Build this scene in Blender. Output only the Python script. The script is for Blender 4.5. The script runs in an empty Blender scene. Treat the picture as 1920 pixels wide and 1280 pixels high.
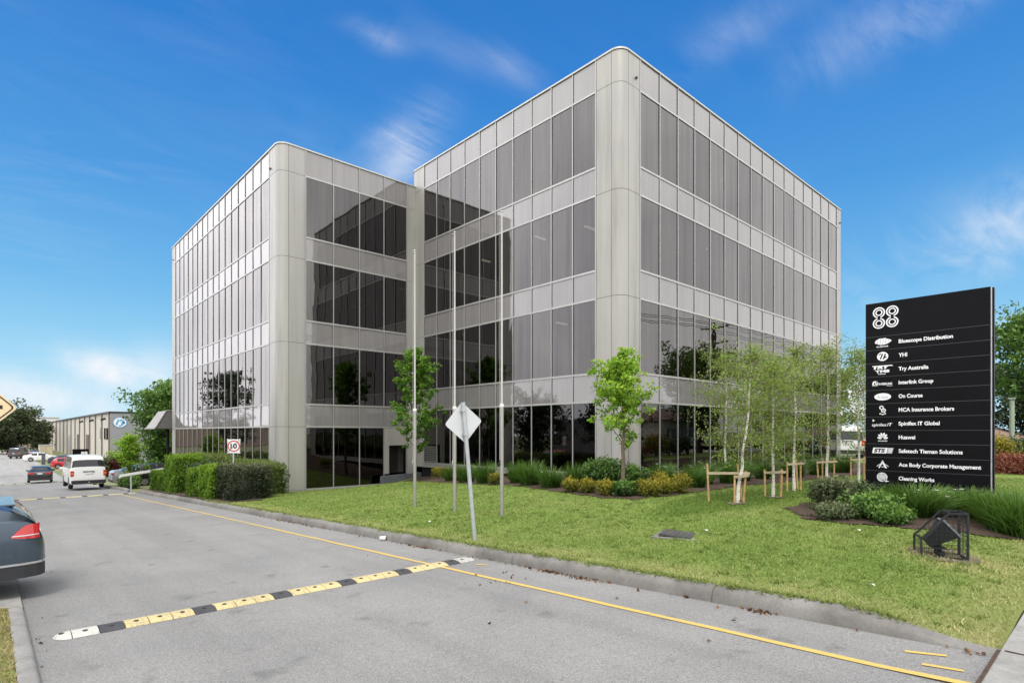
import bpy, bmesh, math, random
import numpy as np
from mathutils import Vector, Matrix
random.seed(7)
rng = np.random.default_rng(7)
scene = bpy.context.scene
COL = scene.collection
PI = math.pi
R = math.radians

# ------------------------------------------------------------------ helpers
def link(o):
    COL.objects.link(o)
    return o

def tag(o, label=None, cat=None, group=None, kind=None):
    if label: o['label'] = label
    if cat: o['category'] = cat
    if group: o['group'] = group
    if kind: o['kind'] = kind
    return o

def empty(name, loc=(0, 0, 0), rz=0.0, label=None, cat=None, group=None):
    o = bpy.data.objects.new(name, None)
    o.empty_display_size = 0.2
    o.location = loc
    o.rotation_euler = (0, 0, rz)
    link(o)
    return tag(o, label, cat, group)

class MB:
    """collects polygons, builds ONE mesh object"""
    def __init__(s):
        s.v = []; s.f = []; s.t = []
    def add(s, verts, faces, tone=0.5):
        n = len(s.v)
        s.v += [tuple(p) for p in verts]
        s.f += [tuple(i + n for i in f) for f in faces]
        s.t += [tone] * len(verts)
    def quad(s, a, b, c, d, tone=0.5):
        s.add([a, b, c, d], [(0, 1, 2, 3)], tone)
    def box(s, lo, hi, M=None, tone=0.5):
        (x0, y0, z0), (x1, y1, z1) = lo, hi
        v = [(x0, y0, z0), (x1, y0, z0), (x1, y1, z0), (x0, y1, z0), (x0, y0, z1), (x1, y0, z1), (x1, y1, z1), (x0, y1, z1)]
        if M is not None: v = [M @ Vector(p) for p in v]
        s.add(v, [(0, 3, 2, 1), (4, 5, 6, 7), (0, 1, 5, 4), (1, 2, 6, 5), (2, 3, 7, 6), (3, 0, 4, 7)], tone)
    def bar(s, a, b, w, h=None, tone=0.5):
        """square bar from a to b"""
        a = Vector(a); b = Vector(b); h = h or w
        d = (b - a).normalized()
        up = Vector((0, 0, 1)) if abs(d.z) < .9 else Vector((1, 0, 0))
        u = d.cross(up).normalized(); q = u.cross(d).normalized()
        v = []
        for p in (a, b):
            for (i, j) in ((-1, -1), (1, -1), (1, 1), (-1, 1)):
                v.append(p + u * i * w / 2 + q * j * h / 2)
        s.add(v, [(0, 1, 2, 3), (7, 6, 5, 4), (0, 4, 5, 1), (1, 5, 6, 2), (2, 6, 7, 3), (3, 7, 4, 0)], tone)
    def tube(s, pts, rad, n=8, cap=True, tone=0.5):
        pts = [Vector(p) for p in pts]
        if not hasattr(rad, '__len__'): rad = [rad] * len(pts)
        base = len(s.v); ref = None
        for i, p in enumerate(pts):
            d = (pts[min(i + 1, len(pts) - 1)] - pts[max(i - 1, 0)]).normalized()
            if ref is None:
                ref = Vector((1, 0, 0)) if abs(d.x) < .8 else Vector((0, 1, 0))
            u = d.cross(ref).normalized(); w = u.cross(d).normalized()
            ref = w
            for k in range(n):
                a = 2 * PI * k / n
                s.v.append(tuple(p + (u * math.cos(a) + w * math.sin(a)) * rad[i])); s.t.append(tone)
        for i in range(len(pts) - 1):
            for k in range(n):
                a = base + i * n + k; b = base + i * n + (k + 1) % n
                s.f.append((a, b, b + n, a + n))
        if cap:
            s.f.append(tuple(base + k for k in range(n))[::-1])
            s.f.append(tuple(base + (len(pts) - 1) * n + k for k in range(n)))
    def prism(s, poly, z0, z1, M=None, tone=0.5):
        n = len(poly)
        v = [(x, y, z0) for x, y in poly] + [(x, y, z1) for x, y in poly]
        if M is not None: v = [M @ Vector(p) for p in v]
        f = [tuple(range(n))[::-1], tuple(range(n, 2 * n))] + [(i, (i + 1) % n, n + (i + 1) % n, n + i) for i in range(n)]
        s.add(v, f, tone)
    def build(s, name, mat=None, parent=None, smooth=None, loc=None):
        me = bpy.data.meshes.new(name)
        me.from_pydata(s.v, [], s.f)
        at = me.attributes.new('tone', 'FLOAT', 'POINT')
        at.data.foreach_set('value', np.array(s.t, dtype=np.float32))
        me.update()
        return obj_from(me, name, mat, parent, smooth, loc)

def obj_from(me, name, mat=None, parent=None, smooth=None, loc=None):
    if mat: me.materials.append(mat)
    if smooth is not None:
        me.shade_smooth()
        me.set_sharp_from_angle(angle=R(smooth))
    o = bpy.data.objects.new(name, me)
    if loc is not None: o.location = loc
    link(o)
    if parent is not None: o.parent = parent
    return o

def npmesh(name, V, F, tone=None, mat=None, parent=None, loc=None, smooth=False):
    """V (n,3), F (m,k) all polygons with k corners"""
    V = np.asarray(V, dtype=np.float32); F = np.asarray(F, dtype=np.int32)
    me = bpy.data.meshes.new(name)
    me.vertices.add(len(V)); me.vertices.foreach_set('co', V.ravel())
    m, k = F.shape
    me.loops.add(m * k); me.loops.foreach_set('vertex_index', F.ravel())
    me.polygons.add(m); me.polygons.foreach_set('loop_start', np.arange(0, m * k, k, dtype=np.int32))
    if tone is not None:
        at = me.attributes.new('tone', 'FLOAT', 'POINT')
        at.data.foreach_set('value', np.asarray(tone, dtype=np.float32))
    me.update(calc_edges=True)
    me.validate()
    if smooth: me.shade_smooth()
    return obj_from(me, name, mat, parent, None, loc)

# ------------------------------------------------------------------ materials
def newmat(name):
    m = bpy.data.materials.new(name); m.use_nodes = True
    nt = m.node_tree
    return m, nt, nt.nodes, nt.links, nt.nodes['Principled BSDF']

def node(nt, typ, **kw):
    n = nt.nodes.new(typ)
    for k, v in kw.items():
        if k in n.inputs.keys() if isinstance(k, str) else False:
            n.inputs[k].default_value = v
        else:
            setattr(n, k, v)
    return n

def c4(c): return (c[0], c[1], c[2], 1.0)

def ramp(nt, fac, stops):
    r = nt.nodes.new('ShaderNodeValToRGB')
    e = r.color_ramp.elements
    while len(e) < len(stops): e.new(0.5)
    for i, (p, c) in enumerate(stops):
        e[i].position = p; e[i].color = c4(c) if len(c) == 3 else c
    nt.links.new(fac, r.inputs['Fac'])
    return r.outputs['Color']

def noise(nt, scale, detail=4, rough=.6, vec=None, dist=0.0):
    n = nt.nodes.new('ShaderNodeTexNoise')
    n.inputs['Scale'].default_value = scale; n.inputs['Detail'].default_value = detail
    n.inputs['Roughness'].default_value = rough; n.inputs['Distortion'].default_value = dist
    if vec is not None: nt.links.new(vec, n.inputs['Vector'])
    return n.outputs['Fac']

def objco(nt):
    return nt.nodes.new('ShaderNodeTexCoord').outputs['Object']

def mixc(nt, fac, a, b, mode='MIX'):
    m = nt.nodes.new('ShaderNodeMix'); m.data_type = 'RGBA'; m.blend_type = mode
    for sock, val in ((m.inputs[0], fac), (m.inputs[6], a), (m.inputs[7], b)):
        if hasattr(val, 'is_linked') or isinstance(val, bpy.types.NodeSocket): nt.links.new(val, sock)
        elif isinstance(val, (tuple, list)): sock.default_value = c4(val)
        else: sock.default_value = val
    return m.outputs[2]

def math_(nt, op, a, b=None, c=None, clamp=False):
    m = nt.nodes.new('ShaderNodeMath'); m.operation = op; m.use_clamp = clamp
    for i, v in enumerate((a, b, c)):
        if v is None: continue
        if isinstance(v, bpy.types.NodeSocket): nt.links.new(v, m.inputs[i])
        else: m.inputs[i].default_value = v
    return m.outputs[0]

def bump(nt, h, strength=.3, dist=.02):
    b = nt.nodes.new('ShaderNodeBump'); b.inputs['Strength'].default_value = strength; b.inputs['Distance'].default_value = dist
    nt.links.new(h, b.inputs['Height'])
    return b.outputs['Normal']

def simple(name, col, rough=.6, metal=0.0, var=.12, scale=6, coat=0.0, bmp=0.0, spec=.5):
    m, nt, N, L, P = newmat(name)
    co = objco(nt)
    f = noise(nt, scale, 5, .6, co)
    a = tuple(c * (1 - var) for c in col); b = tuple(min(1, c * (1 + var)) for c in col)
    L.new(ramp(nt, f, [(.3, a), (.7, b)]), P.inputs['Base Color'])
    P.inputs['Roughness'].default_value = rough; P.inputs['Metallic'].default_value = metal
    P.inputs['Coat Weight'].default_value = coat; P.inputs['Coat Roughness'].default_value = .04
    P.inputs['Specular IOR Level'].default_value = spec
    if bmp: L.new(bump(nt, noise(nt, scale * 6, 4, .7, co), bmp, .01), P.inputs['Normal'])
    return m

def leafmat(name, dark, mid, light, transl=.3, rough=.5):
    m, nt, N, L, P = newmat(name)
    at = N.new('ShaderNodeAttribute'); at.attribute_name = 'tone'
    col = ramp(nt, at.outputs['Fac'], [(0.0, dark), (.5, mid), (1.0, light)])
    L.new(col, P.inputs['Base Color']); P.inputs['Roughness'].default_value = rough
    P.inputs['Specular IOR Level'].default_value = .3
    t = N.new('ShaderNodeBsdfTranslucent'); L.new(col, t.inputs['Color'])
    mx = N.new('ShaderNodeMixShader'); mx.inputs[0].default_value = transl
    L.new(P.outputs[0], mx.inputs[1]); L.new(t.outputs[0], mx.inputs[2])
    L.new(mx.outputs[0], N['Material Output'].inputs['Surface'])
    return m

M = {}
# --- road asphalt, old and pale
def make_asphalt(name, base, speck):
    m, nt, N, L, P = newmat(name)
    co = objco(nt)
    fine = noise(nt, 85, 3, .75, co)
    mid = noise(nt, 38, 4, .75, co)
    big = noise(nt, .55, 4, .6, co, .4)
    c = ramp(nt, fine, [(.3, tuple(b * (1 - speck) for b in base)), (.5, base), (.72, tuple(b * (1 + speck) for b in base))])
    c = mixc(nt, 1.0, c, ramp(nt, mid, [(.3, (.80, .80, .80)), (.7, (1.14, 1.14, 1.14))]), 'MULTIPLY')
    c = mixc(nt, 1.0, c, ramp(nt, big, [(.32, (.87, .87, .88)), (.68, (1.06, 1.055, 1.04))]), 'MULTIPLY')
    # oil drips and patches
    vo = N.new('ShaderNodeTexNoise'); vo.inputs['Scale'].default_value = 2.6; vo.inputs['Detail'].default_value = 2
    L.new(co, vo.inputs['Vector'])
    c = mixc(nt, 1.0, c, ramp(nt, vo.outputs['Fac'], [(.24, (.72, .72, .72)), (.36, (1, 1, 1))]), 'MULTIPLY')
    # long faint tyre streaks along the drive
    mp = N.new('ShaderNodeMapping'); mp.inputs['Scale'].default_value = (1.6, .05, 1); L.new(co, mp.inputs['Vector'])
    st = noise(nt, 1.0, 4, .6, mp.outputs[0])
    c = mixc(nt, 1.0, c, ramp(nt, st, [(.35, (.9, .9, .9)), (.62, (1.05, 1.05, 1.05))]), 'MULTIPLY')
    L.new(c, P.inputs['Base Color']); P.inputs['Roughness'].default_value = .92
    L.new(bump(nt, fine, .5, .006), P.inputs['Normal'])
    return m
M['asphalt'] = make_asphalt('asphalt', (.225, .221, .214), .5)
M['asphalt_far'] = make_asphalt('asphalt_far', (.30, .295, .285), .15)

def make_concrete(name, base, stain=.55, scale=1.0):
    m, nt, N, L, P = newmat(name)
    co = objco(nt)
    f1 = noise(nt, 3 * scale, 6, .7, co); f2 = noise(nt, 40 * scale, 4, .7, co); f3 = noise(nt, .8 * scale, 3, .5, co)
    c = ramp(nt, f1, [(.3, tuple(b * .68 for b in base)), (.55, base), (.8, tuple(b * 1.15 for b in base))])
    c = mixc(nt, .7, c, ramp(nt, f2, [(.3, (.75, .75, .74)), (.7, (1.1, 1.1, 1.1))]), 'MULTIPLY')
    c = mixc(nt, stain, c, ramp(nt, f3, [(.35, (.55, .54, .52)), (.6, (1, 1, 1))]), 'MULTIPLY')
    L.new(c, P.inputs['Base Color']); P.inputs['Roughness'].default_value = .9
    L.new(bump(nt, f2, .4, .006), P.inputs['Normal'])
    return m
M['kerb'] = make_concrete('kerb_concrete', (.23, .218, .202), .7)
M['path'] = make_concrete('path_concrete', (.31, .30, .285), .35)
M['concrete_far'] = make_concrete('concrete_far', (.36, .35, .33), .4)

def make_lawn():
    m, nt, N, L, P = newmat('lawn')
    co = objco(nt)
    fine = noise(nt, 60, 4, .8, co); mid = noise(nt, 5.5, 5, .7, co, .3); big = noise(nt, .6, 4, .6, co, .5)
    mp = N.new('ShaderNodeMapping'); mp.inputs['Scale'].default_value = (.35, 2.4, 1); mp.inputs['Rotation'].default_value = (0, 0, R(35)); L.new(co, mp.inputs['Vector'])
    streak = noise(nt, 1.3, 4, .65, mp.outputs[0], .2)
    g = ramp(nt, fine, [(.28, (.11, .18, .030)), (.5, (.19, .275, .058)), (.72, (.29, .36, .11))])
    straw = ramp(nt, fine, [(.3, (.22, .225, .075)), (.7, (.38, .36, .16))])
    deep = ramp(nt, fine, [(.3, (.055, .10, .016)), (.7, (.14, .22, .03))])
    a = math_(nt, 'MULTIPLY_ADD', mid, .55, math_(nt, 'MULTIPLY', big, .45))
    c = mixc(nt, math_(nt, 'MULTIPLY', ramp(nt, a, [(.48, (0, 0, 0)), (.64, (1, 1, 1))]), .75), g, straw)
    c = mixc(nt, math_(nt, 'MULTIPLY', ramp(nt, streak, [(.52, (0, 0, 0)), (.68, (1, 1, 1))]), .55), c, deep)
    at = N.new('ShaderNodeAttribute'); at.attribute_name = 'tone'   # 0 dry verge edge, .5 mown lawn, 1 shade painted under the birches
    c = mixc(nt, math_(nt, 'MULTIPLY', math_(nt, 'SUBTRACT', at.outputs['Fac'], .5, clamp=True), 1.8, clamp=True), c, deep)
    dry = math_(nt, 'MULTIPLY', math_(nt, 'SUBTRACT', .5, at.outputs['Fac'], clamp=True), 1.7, clamp=True)
    c = mixc(nt, math_(nt, 'MULTIPLY', dry, ramp(nt, mid, [(.3, (.3, .3, .3)), (.6, (1, 1, 1))])), c, straw)
    L.new(c, P.inputs['Base Color']); P.inputs['Roughness'].default_value = .95; P.inputs['Specular IOR Level'].default_value = .15
    L.new(bump(nt, fine, .9, .03), P.inputs['Normal'])
    return m
M['lawn'] = make_lawn()
M['grass'] = leafmat('grass_blade', (.11, .18, .03), (.215, .29, .068), (.44, .42, .18), .25, .7)
M['grass_dry'] = leafmat('dry_grass_blade', (.13, .125, .045), (.26, .225, .095), (.42, .36, .18), .25, .8)
def make_mulch():
    m, nt, N, L, P = newmat('mulch')
    co = objco(nt); f = noise(nt, 30, 4, .8, co); g = noise(nt, 2, 3, .6, co)
    c = ramp(nt, f, [(.3, (.035, .022, .016)), (.5, (.085, .052, .036)), (.75, (.17, .11, .075))])
    L.new(mixc(nt, .5, c, ramp(nt, g, [(.3, (.6, .6, .6)), (.7, (1.2, 1.15, 1.1))]), 'MULTIPLY'), P.inputs['Base Color'])
    P.inputs['Roughness'].default_value = 1; L.new(bump(nt, f, 1, .04), P.inputs['Normal'])
    return m
M['mulch'] = make_mulch()
M['terrain'] = simple('terrain', (.16, .17, .07), .95, var=.3, scale=.2, bmp=.3)
M['soil'] = simple('bare_soil', (.125, .10, .065), .95, var=.3, scale=5, bmp=.5)

def make_paint(name, col, under=(.3, .3, .29), wear=.5):
    m, nt, N, L, P = newmat(name)
    co = objco(nt)
    f = noise(nt, 25, 5, .75, co); g = noise(nt, 1.1, 3, .6, co)
    s = math_(nt, 'ADD', math_(nt, 'MULTIPLY', f, .6), math_(nt, 'MULTIPLY', g, .4))
    k = ramp(nt, s, [(wear - .12, (0, 0, 0)), (wear + .06, (1, 1, 1))])
    c = mixc(nt, k, under, col)
    c = mixc(nt, .6, c, ramp(nt, noise(nt, 70, 3, .7, co), [(.3, (.8, .8, .8)), (.7, (1.1, 1.1, 1.1))]), 'MULTIPLY')
    L.new(c, P.inputs['Base Color']); P.inputs['Roughness'].default_value = .8
    return m
M['yellow_line'] = make_paint('yellow_line', (.55, .385, .10), (.26, .25, .21), .43)
M['hump_yellow'] = make_paint('hump_yellow', (.52, .43, .215), (.20, .175, .12), .45)
M['hump_white'] = make_paint('hump_white', (.47, .455, .415), (.22, .21, .19), .45)
M['hump_black'] = simple('hump_rubber', (.045, .045, .05), .75, var=.25, scale=12, bmp=.3)
M['bolt'] = simple('bolt_hole', (.03, .028, .025), .8)

# --- building
def make_panel():
    m, nt, N, L, P = newmat('facade_panel')
    co = objco(nt)
    mp = N.new('ShaderNodeMapping'); mp.inputs['Scale'].default_value = (1.6, 1.6, .12); L.new(co, mp.inputs['Vector'])
    st = noise(nt, 1.6, 5, .6, mp.outputs[0]); bl = noise(nt, .35, 3, .5, co); fn = noise(nt, 30, 3, .6, co)
    c = ramp(nt, st, [(.25, (.285, .278, .258)), (.46, (.375, .366, .34)), (.8, (.43, .422, .398))])
    c = mixc(nt, .8, c, ramp(nt, bl, [(.3, (.93, .94, .97)), (.7, (1.04, 1.02, .98))]), 'MULTIPLY')
    L.new(c, P.inputs['Base Color']); P.inputs['Metallic'].default_value = .25; P.inputs['Roughness'].default_value = .42
    L.new(bump(nt, bl, .08, .1), P.inputs['Normal'])
    return m
M['panel'] = make_panel()
M['seam'] = simple('panel_seam', (.06, .058, .055), .8)
M['mullion'] = simple('aluminium_frame', (.45, .44, .43), .42, .5, var=.06, scale=2)
M['coping'] = simple('metal_coping', (.50, .49, .46), .4, .5, var=.08)
M['plinth'] = simple('painted_plinth', (.34, .335, .31), .6, var=.12, scale=2)
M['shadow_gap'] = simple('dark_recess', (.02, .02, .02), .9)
M['ramp_wall'] = simple('grey_render', (.095, .10, .115), .8, var=.2, scale=3, bmp=.2)

def make_glass(name, tint, refl, ior, base_trans, stain=0.0):
    """coated tinted glazing: mirror-like coat over a see-through brown pane"""
    m, nt, N, L, P = newmat(name)
    N.remove(P)
    co = objco(nt)
    gl = N.new('ShaderNodeBsdfGlossy'); gl.inputs['Roughness'].default_value = .012
    mp = N.new('ShaderNodeMapping'); mp.inputs['Scale'].default_value = (3.6, 3.6, .16); L.new(co, mp.inputs['Vector'])
    st = noise(nt, 1.0, 5, .65, mp.outputs[0], .15)
    oi = N.new('ShaderNodeObjectInfo')
    k1 = ramp(nt, st, [(.32, (.86, .86, .87)), (.5, (1, 1, 1)), (.74, (1.14, 1.12, 1.08))])
    k2 = ramp(nt, oi.outputs['Random'], [(0, (.86, .86, .87)), (1, (1.08, 1.08, 1.07))])
    L.new(mixc(nt, 1.0, mixc(nt, 1.0, refl, k1, 'MULTIPLY'), k2, 'MULTIPLY'), gl.inputs['Color'])
    wav = noise(nt, .7, 2, .5, co)
    L.new(bump(nt, wav, .09, .05), gl.inputs['Normal'])
    tr = N.new('ShaderNodeBsdfTransparent'); tr.inputs['Color'].default_value = c4(tint)
    fr = N.new('ShaderNodeFresnel'); fr.inputs['IOR'].default_value = ior
    mx = N.new('ShaderNodeMixShader')
    L.new(fr.outputs[0], mx.inputs[0]); L.new(tr.outputs[0], mx.inputs[1]); L.new(gl.outputs[0], mx.inputs[2])
    L.new(mx.outputs[0], N['Material Output'].inputs['Surface'])
    return m
M['glass'] = make_glass('tinted_glass', (.125, .115, .108), (1.0, .96, .945), 1.98, 0)
M['glass_low'] = make_glass('tinted_glass_ground', (.11, .10, .095), (.96, .945, .945), 1.8, 0)

def make_spandrel():
    m, nt, N, L, P = newmat('spandrel_glass')
    N.remove(P)
    co = objco(nt)
    df = N.new('ShaderNodeBsdfDiffuse')
    mp = N.new('ShaderNodeMapping'); mp.inputs['Scale'].default_value = (2.2, 2.2, .15); L.new(co, mp.inputs['Vector'])
    st = noise(nt, 2.0, 4, .6, mp.outputs[0])
    L.new(ramp(nt, st, [(.3, (.188, .178, .174)), (.7, (.232, .221, .217))]), df.inputs['Color'])
    gl = N.new('ShaderNodeBsdfGlossy'); gl.inputs['Roughness'].default_value = .03
    gl.inputs['Color'].default_value = (.99, .97, .975, 1)
    fr = N.new('ShaderNodeFresnel'); fr.inputs['IOR'].default_value = 2.05
    mx = N.new('ShaderNodeMixShader')
    L.new(fr.outputs[0], mx.inputs[0]); L.new(df.outputs[0], mx.inputs[1]); L.new(gl.outputs[0], mx.inputs[2])
    L.new(mx.outputs[0], N['Material Output'].inputs['Surface'])
    return m
M['spandrel'] = make_spandrel()
M['interior'] = simple('interior_dark', (.12, .11, .10), .9)
M['ceiling'] = simple('interior_ceiling', (.20, .195, .18), .9, var=.04)
M['curtain'] = simple('curtain_cloth', (.80, .72, .60), .9, var=.2, scale=1.5)
def emit(name, col, s):
    m, nt, N, L, P = newmat(name)
    P.inputs['Base Color'].default_value = c4(col)
    P.inputs['Emission Color'].default_value = c4(col); P.inputs['Emission Strength'].default_value = s
    return m
M['tube_light'] = emit('fluorescent_tube', (1, .93, .78), 1.1)
M['paper'] = simple('white_paper', (.75, .75, .72), .8, var=.05)

# --- metal, signs
M['galv'] = simple('galvanised_steel', (.50, .53, .56), .45, .5, var=.12, scale=8)
M['pole_steel'] = simple('pole_steel', (.46, .44, .42), .35, .7, var=.08, scale=3)
M['pole_white'] = simple('pole_white', (.50, .49, .465), .4, .15, var=.05)
M['sign_back'] = simple('sign_back_aluminium', (.62, .63, .65), .5, .15, var=.06, scale=3)
M['white'] = simple('white_enamel', (.78, .78, .76), .45, var=.03)
M['black'] = simple('black_enamel', (.012, .012, .014), .4, var=.1)
M['sign_black'] = simple('sign_black_panel', (.004, .004, .0055), .45, var=.2, scale=2, spec=.12)
M['sign_groove'] = simple('sign_groove', (.030, .031, .036), .6)
M['sign_white'] = simple('sign_white_vinyl', (.86, .86, .88), .6, var=.02)
M['logo_grey'] = simple('logo_grey_vinyl', (.36, .37, .38), .6, var=.02)
M['red'] = simple('sign_red', (.55, .04, .04), .5, var=.05)
M['sign_cream'] = simple('sign_cream_reflective', (.80, .62, .38), .55, var=.04)
M['cage'] = simple('cage_black_steel', (.022, .024, .028), .5, .3, var=.2)
M['lamp_body'] = simple('floodlight_body', (.26, .29, .33), .45, .4, var=.2)
M['timber'] = simple('stake_timber', (.47, .29, .13), .85, var=.3, scale=9, bmp=.3)
M['timber_grey'] = simple('tie_webbing', (.40, .33, .22), .85, var=.25, scale=9)
M['logo_blue'] = simple('logo_blue', (.10, .33, .62), .5, var=.05)

# --- plants
M['leaf_pear'] = leafmat('pear_leaf', (.08, .16, .014), (.24, .43, .036), (.46, .62, .08), .45)
M['leaf_pear_deep'] = leafmat('pear_leaf_deep', (.04, .10, .010), (.13, .28, .028), (.28, .45, .06), .45)
M['leaf_birch'] = leafmat('birch_leaf', (.09, .14, .022), (.21, .30, .055), (.36, .46, .11), .45)
M['leaf_dark'] = leafmat('dark_leaf', (.012, .024, .010), (.033, .058, .022), (.075, .11, .045), .15)
M['leaf_mid'] = leafmat('mid_leaf', (.025, .055, .012), (.075, .155, .028), (.17, .29, .055), .3)
M['leaf_lime'] = leafmat('lime_leaf', (.05, .105, .008), (.15, .275, .018), (.27, .40, .04), .35)
M['leaf_gold'] = leafmat('gold_leaf', (.06, .075, .010), (.20, .20, .022), (.40, .33, .035), .3)
M['leaf_box'] = leafmat('box_hedge_leaf', (.012, .02, .008), (.04, .055, .02), (.19, .20, .11), .15, .4)
M['leaf_hedge_top'] = leafmat('hedge_leaf', (.035, .06, .010), (.11, .165, .03), (.24, .30, .08), .3)
M['leaf_strap'] = leafmat('strap_leaf', (.025, .055, .010), (.075, .155, .024), (.18, .30, .055), .3, .4)
M['leaf_red'] = leafmat('red_leaf', (.07, .018, .012), (.20, .055, .035), (.34, .13, .07), .25)
M['leaf_grey'] = leafmat('grey_green_leaf', (.03, .042, .018), (.085, .11, .045), (.18, .21, .10), .25)
M['bark'] = simple('bark_brown', (.13, .10, .075), .95, var=.35, scale=12, bmp=.6)
M['bark_dark'] = simple('bark_dark', (.05, .04, .032), .95, var=.3, scale=9, bmp=.6)
def make_birchbark():
    m, nt, N, L, P = newmat('birch_bark')
    co = objco(nt)
    mp = N.new('ShaderNodeMapping'); mp.inputs['Scale'].default_value = (8, 8, 28); L.new(co, mp.inputs['Vector'])
    f = noise(nt, 1.0, 3, .6, mp.outputs[0])
    L.new(ramp(nt, f, [(.36, (.10, .085, .07)), (.44, (.58, .54, .47)), (.8, (.70, .67, .60))]), P.inputs['Base Color'])
    P.inputs['Roughness'].default_value = .8
    return m
M['birch_bark'] = make_birchbark()
M['petal'] = simple('white_petal', (.85, .85, .82), .6, var=.04)
M['dead_leaf'] = leafmat('dead_leaf', (.06, .03, .02), (.15, .075, .04), (.32, .19, .10), .2, .8)

# ------------------------------------------------------------------ terrain
def ss(a, b, x):
    t = min(1.0, max(0.0, (x - a) / (b - a))); return t * t * (3 - 2 * t)
def zr(Y):
    if Y <= 0: return 0.0
    if Y <= 33: return -.042 * Y
    if Y <= 70: return -1.386 - .048 * (Y - 33)
    return -3.162
def gz(X, Y):
    k = zr(Y)
    if X <= 5.4: return k
    kt = k + .15 * (.06 + .94 * ss(.66, 1.75, Y)) - .008
    pl = .15 if Y < 11.5 else .15 - .06 * (Y - 11.5)
    if Y > 30: pl = max(pl, kt)
    pl -= .30 * ss(18, 23.5, Y) * (1 - ss(13, 15.3, X)) * (1 if Y < 30 else 0)
    z = kt + ss(5.5, 12, X) * (pl - kt)
    t = ss(.7, 2.2, Y)
    return t * z + (1 - t) * (kt + (.02 - kt) * ss(5.56, 6.6, X))

def sheet(name, xs, ys, mat, dz=0.0, keep=None, zf=gz, tonef=None, kind='structure'):
    V = []; T = []
    for y in ys:
        for x in xs:
            V.append((x, y, zf(x, y) + dz)); T.append(tonef(x, y) if tonef else .5)
    nx = len(xs); F = []
    for j in range(len(ys) - 1):
        for i in range(nx - 1):
            cx, cy = (xs[i] + xs[i + 1]) / 2, (ys[j] + ys[j + 1]) / 2
            if keep and not keep(cx, cy): continue
            a = j * nx + i
            F.append((a, a + 1, a + nx + 1, a + nx))
    o = npmesh(name, np.array(V), np.array(F), np.array(T), mat, smooth=True)
    return tag(o, kind=kind)

def seq(*segs):
    out = []
    for a, b, st in segs:
        n = max(1, round((b - a) / st))
        out += [a + (b - a) * i / n for i in range(n)]
    out.append(segs[-1][1])
    return out

def zfar(X, Y):
    return gz(X, Y) if -2 < X < 40 else zr(Y) if X <= -2 else gz(40, Y)
sheet('ground', seq((-700, -60, 40), (-60, -10, 5), (-10, 40, 2), (40, 100, 10), (100, 900, 50)),
      seq((-500, -60, 40), (-60, -10, 5), (-10, 50, 2), (50, 160, 10), (160, 1200, 60)), M['terrain'], -.12, zf=zfar)
sheet('road', seq((.28, 5.4, .32)), seq((.68, 33, .6), (33, 70, 1.5)), M['asphalt'])
sheet('car_park', seq((-14, .28, 1.2), (.28, 5.4, 1.7), (5.4, 12.4, .875)), seq((33.6, 70, 2), (70, 190, 8)), M['asphalt_far'], 0.0,
      keep=lambda x, y: (y > 46 or x < .28 or x > 8.0) and not (.28 < x < 5.4 and y < 70), zf=lambda X, Y: zr(Y))
# front street, footpath and driveway crossing behind the camera
sheet('street', seq((-80, 140, 10)), [-14, -5], M['asphalt_far'], -.10, zf=lambda X, Y: 0)
sheet('footpath', seq((-40, .28, 4), (.28, 5.4, .64), (5.4, 60, 3)), [-5, -1.2, .66], M['path'], .0, zf=lambda X, Y: 0.012 if Y > -2 else -.08)
mb = MB()
for (a, b) in (((.28, .67), (5.43, .67)), ((5.44, -1.2), (5.44, .64)), ((8.0, -1.2), (8.0, .66)), ((10.6, -1.2), (10.6, .66))):
    d = Vector((b[0] - a[0], b[1] - a[1])).normalized() * .012; n = Vector((-d.y, d.x))
    mb.quad((a[0] - n.x, a[1] - n.y, .017), (b[0] - n.x, b[1] - n.y, .017), (b[0] + n.x, b[1] + n.y, .017), (a[0] + n.x, a[1] + n.y, .017))
tag(mb.build('footpath_joint', M['mulch']), kind='structure')

# lawn, with the mown turf, shade painted darker green under the birches and a dry edge by the kerb
def in_building(x, y):
    return (15.1 < x and 11.2 < y < 24.2) or (x > 8.6 and y > 23.6)
def lawn_tone(x, y):
    t = .5
    e = math.hypot((x - 11.6) / 2.6, (y - 5.9) / .9)
    e2 = math.hypot((x - 15.5) / 3.5, (y - 5.6) / 1.0)
    t += .5 * (1 - ss(.55, 1.1, min(e, e2)))  # birch shade put into the lawn colour as darker green
    t -= .42 * (1 - ss(0, 1.0, x - 5.55)) + .35 * (1 - ss(.0, .8, y - .75))
    t -= .5 * (1 - ss(.3, .8, math.hypot(x - 8.55, (y - 1.55)))) if math.hypot(x - 8.55, y - 1.55) < .8 else 0
    return t
sheet('lawn', seq((5.56, 16, .22), (16, 30, 1)), seq((.67, 12, .22), (12, 24.5, .5)), M['lawn'], 0.0,
      keep=lambda x, y: not in_building(x, y), tonef=lawn_tone)
sheet('verge', seq((-6, .14, .3)), seq((.67, 8.1, .4)), M['lawn'], .0, zf=lambda X, Y: zr(Y) + .07,
      tonef=lambda x, y: .18)
sheet('parking_bay', seq((-9, .27, .8)), seq((8.12, 33.6, 1.0)), M['concrete_far'], .004, zf=lambda X, Y: zr(Y) + .02)
sheet('lawn_beyond', seq((30, 44, 2)), seq((.67, 10, 1.5)), M['lawn'])

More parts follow.
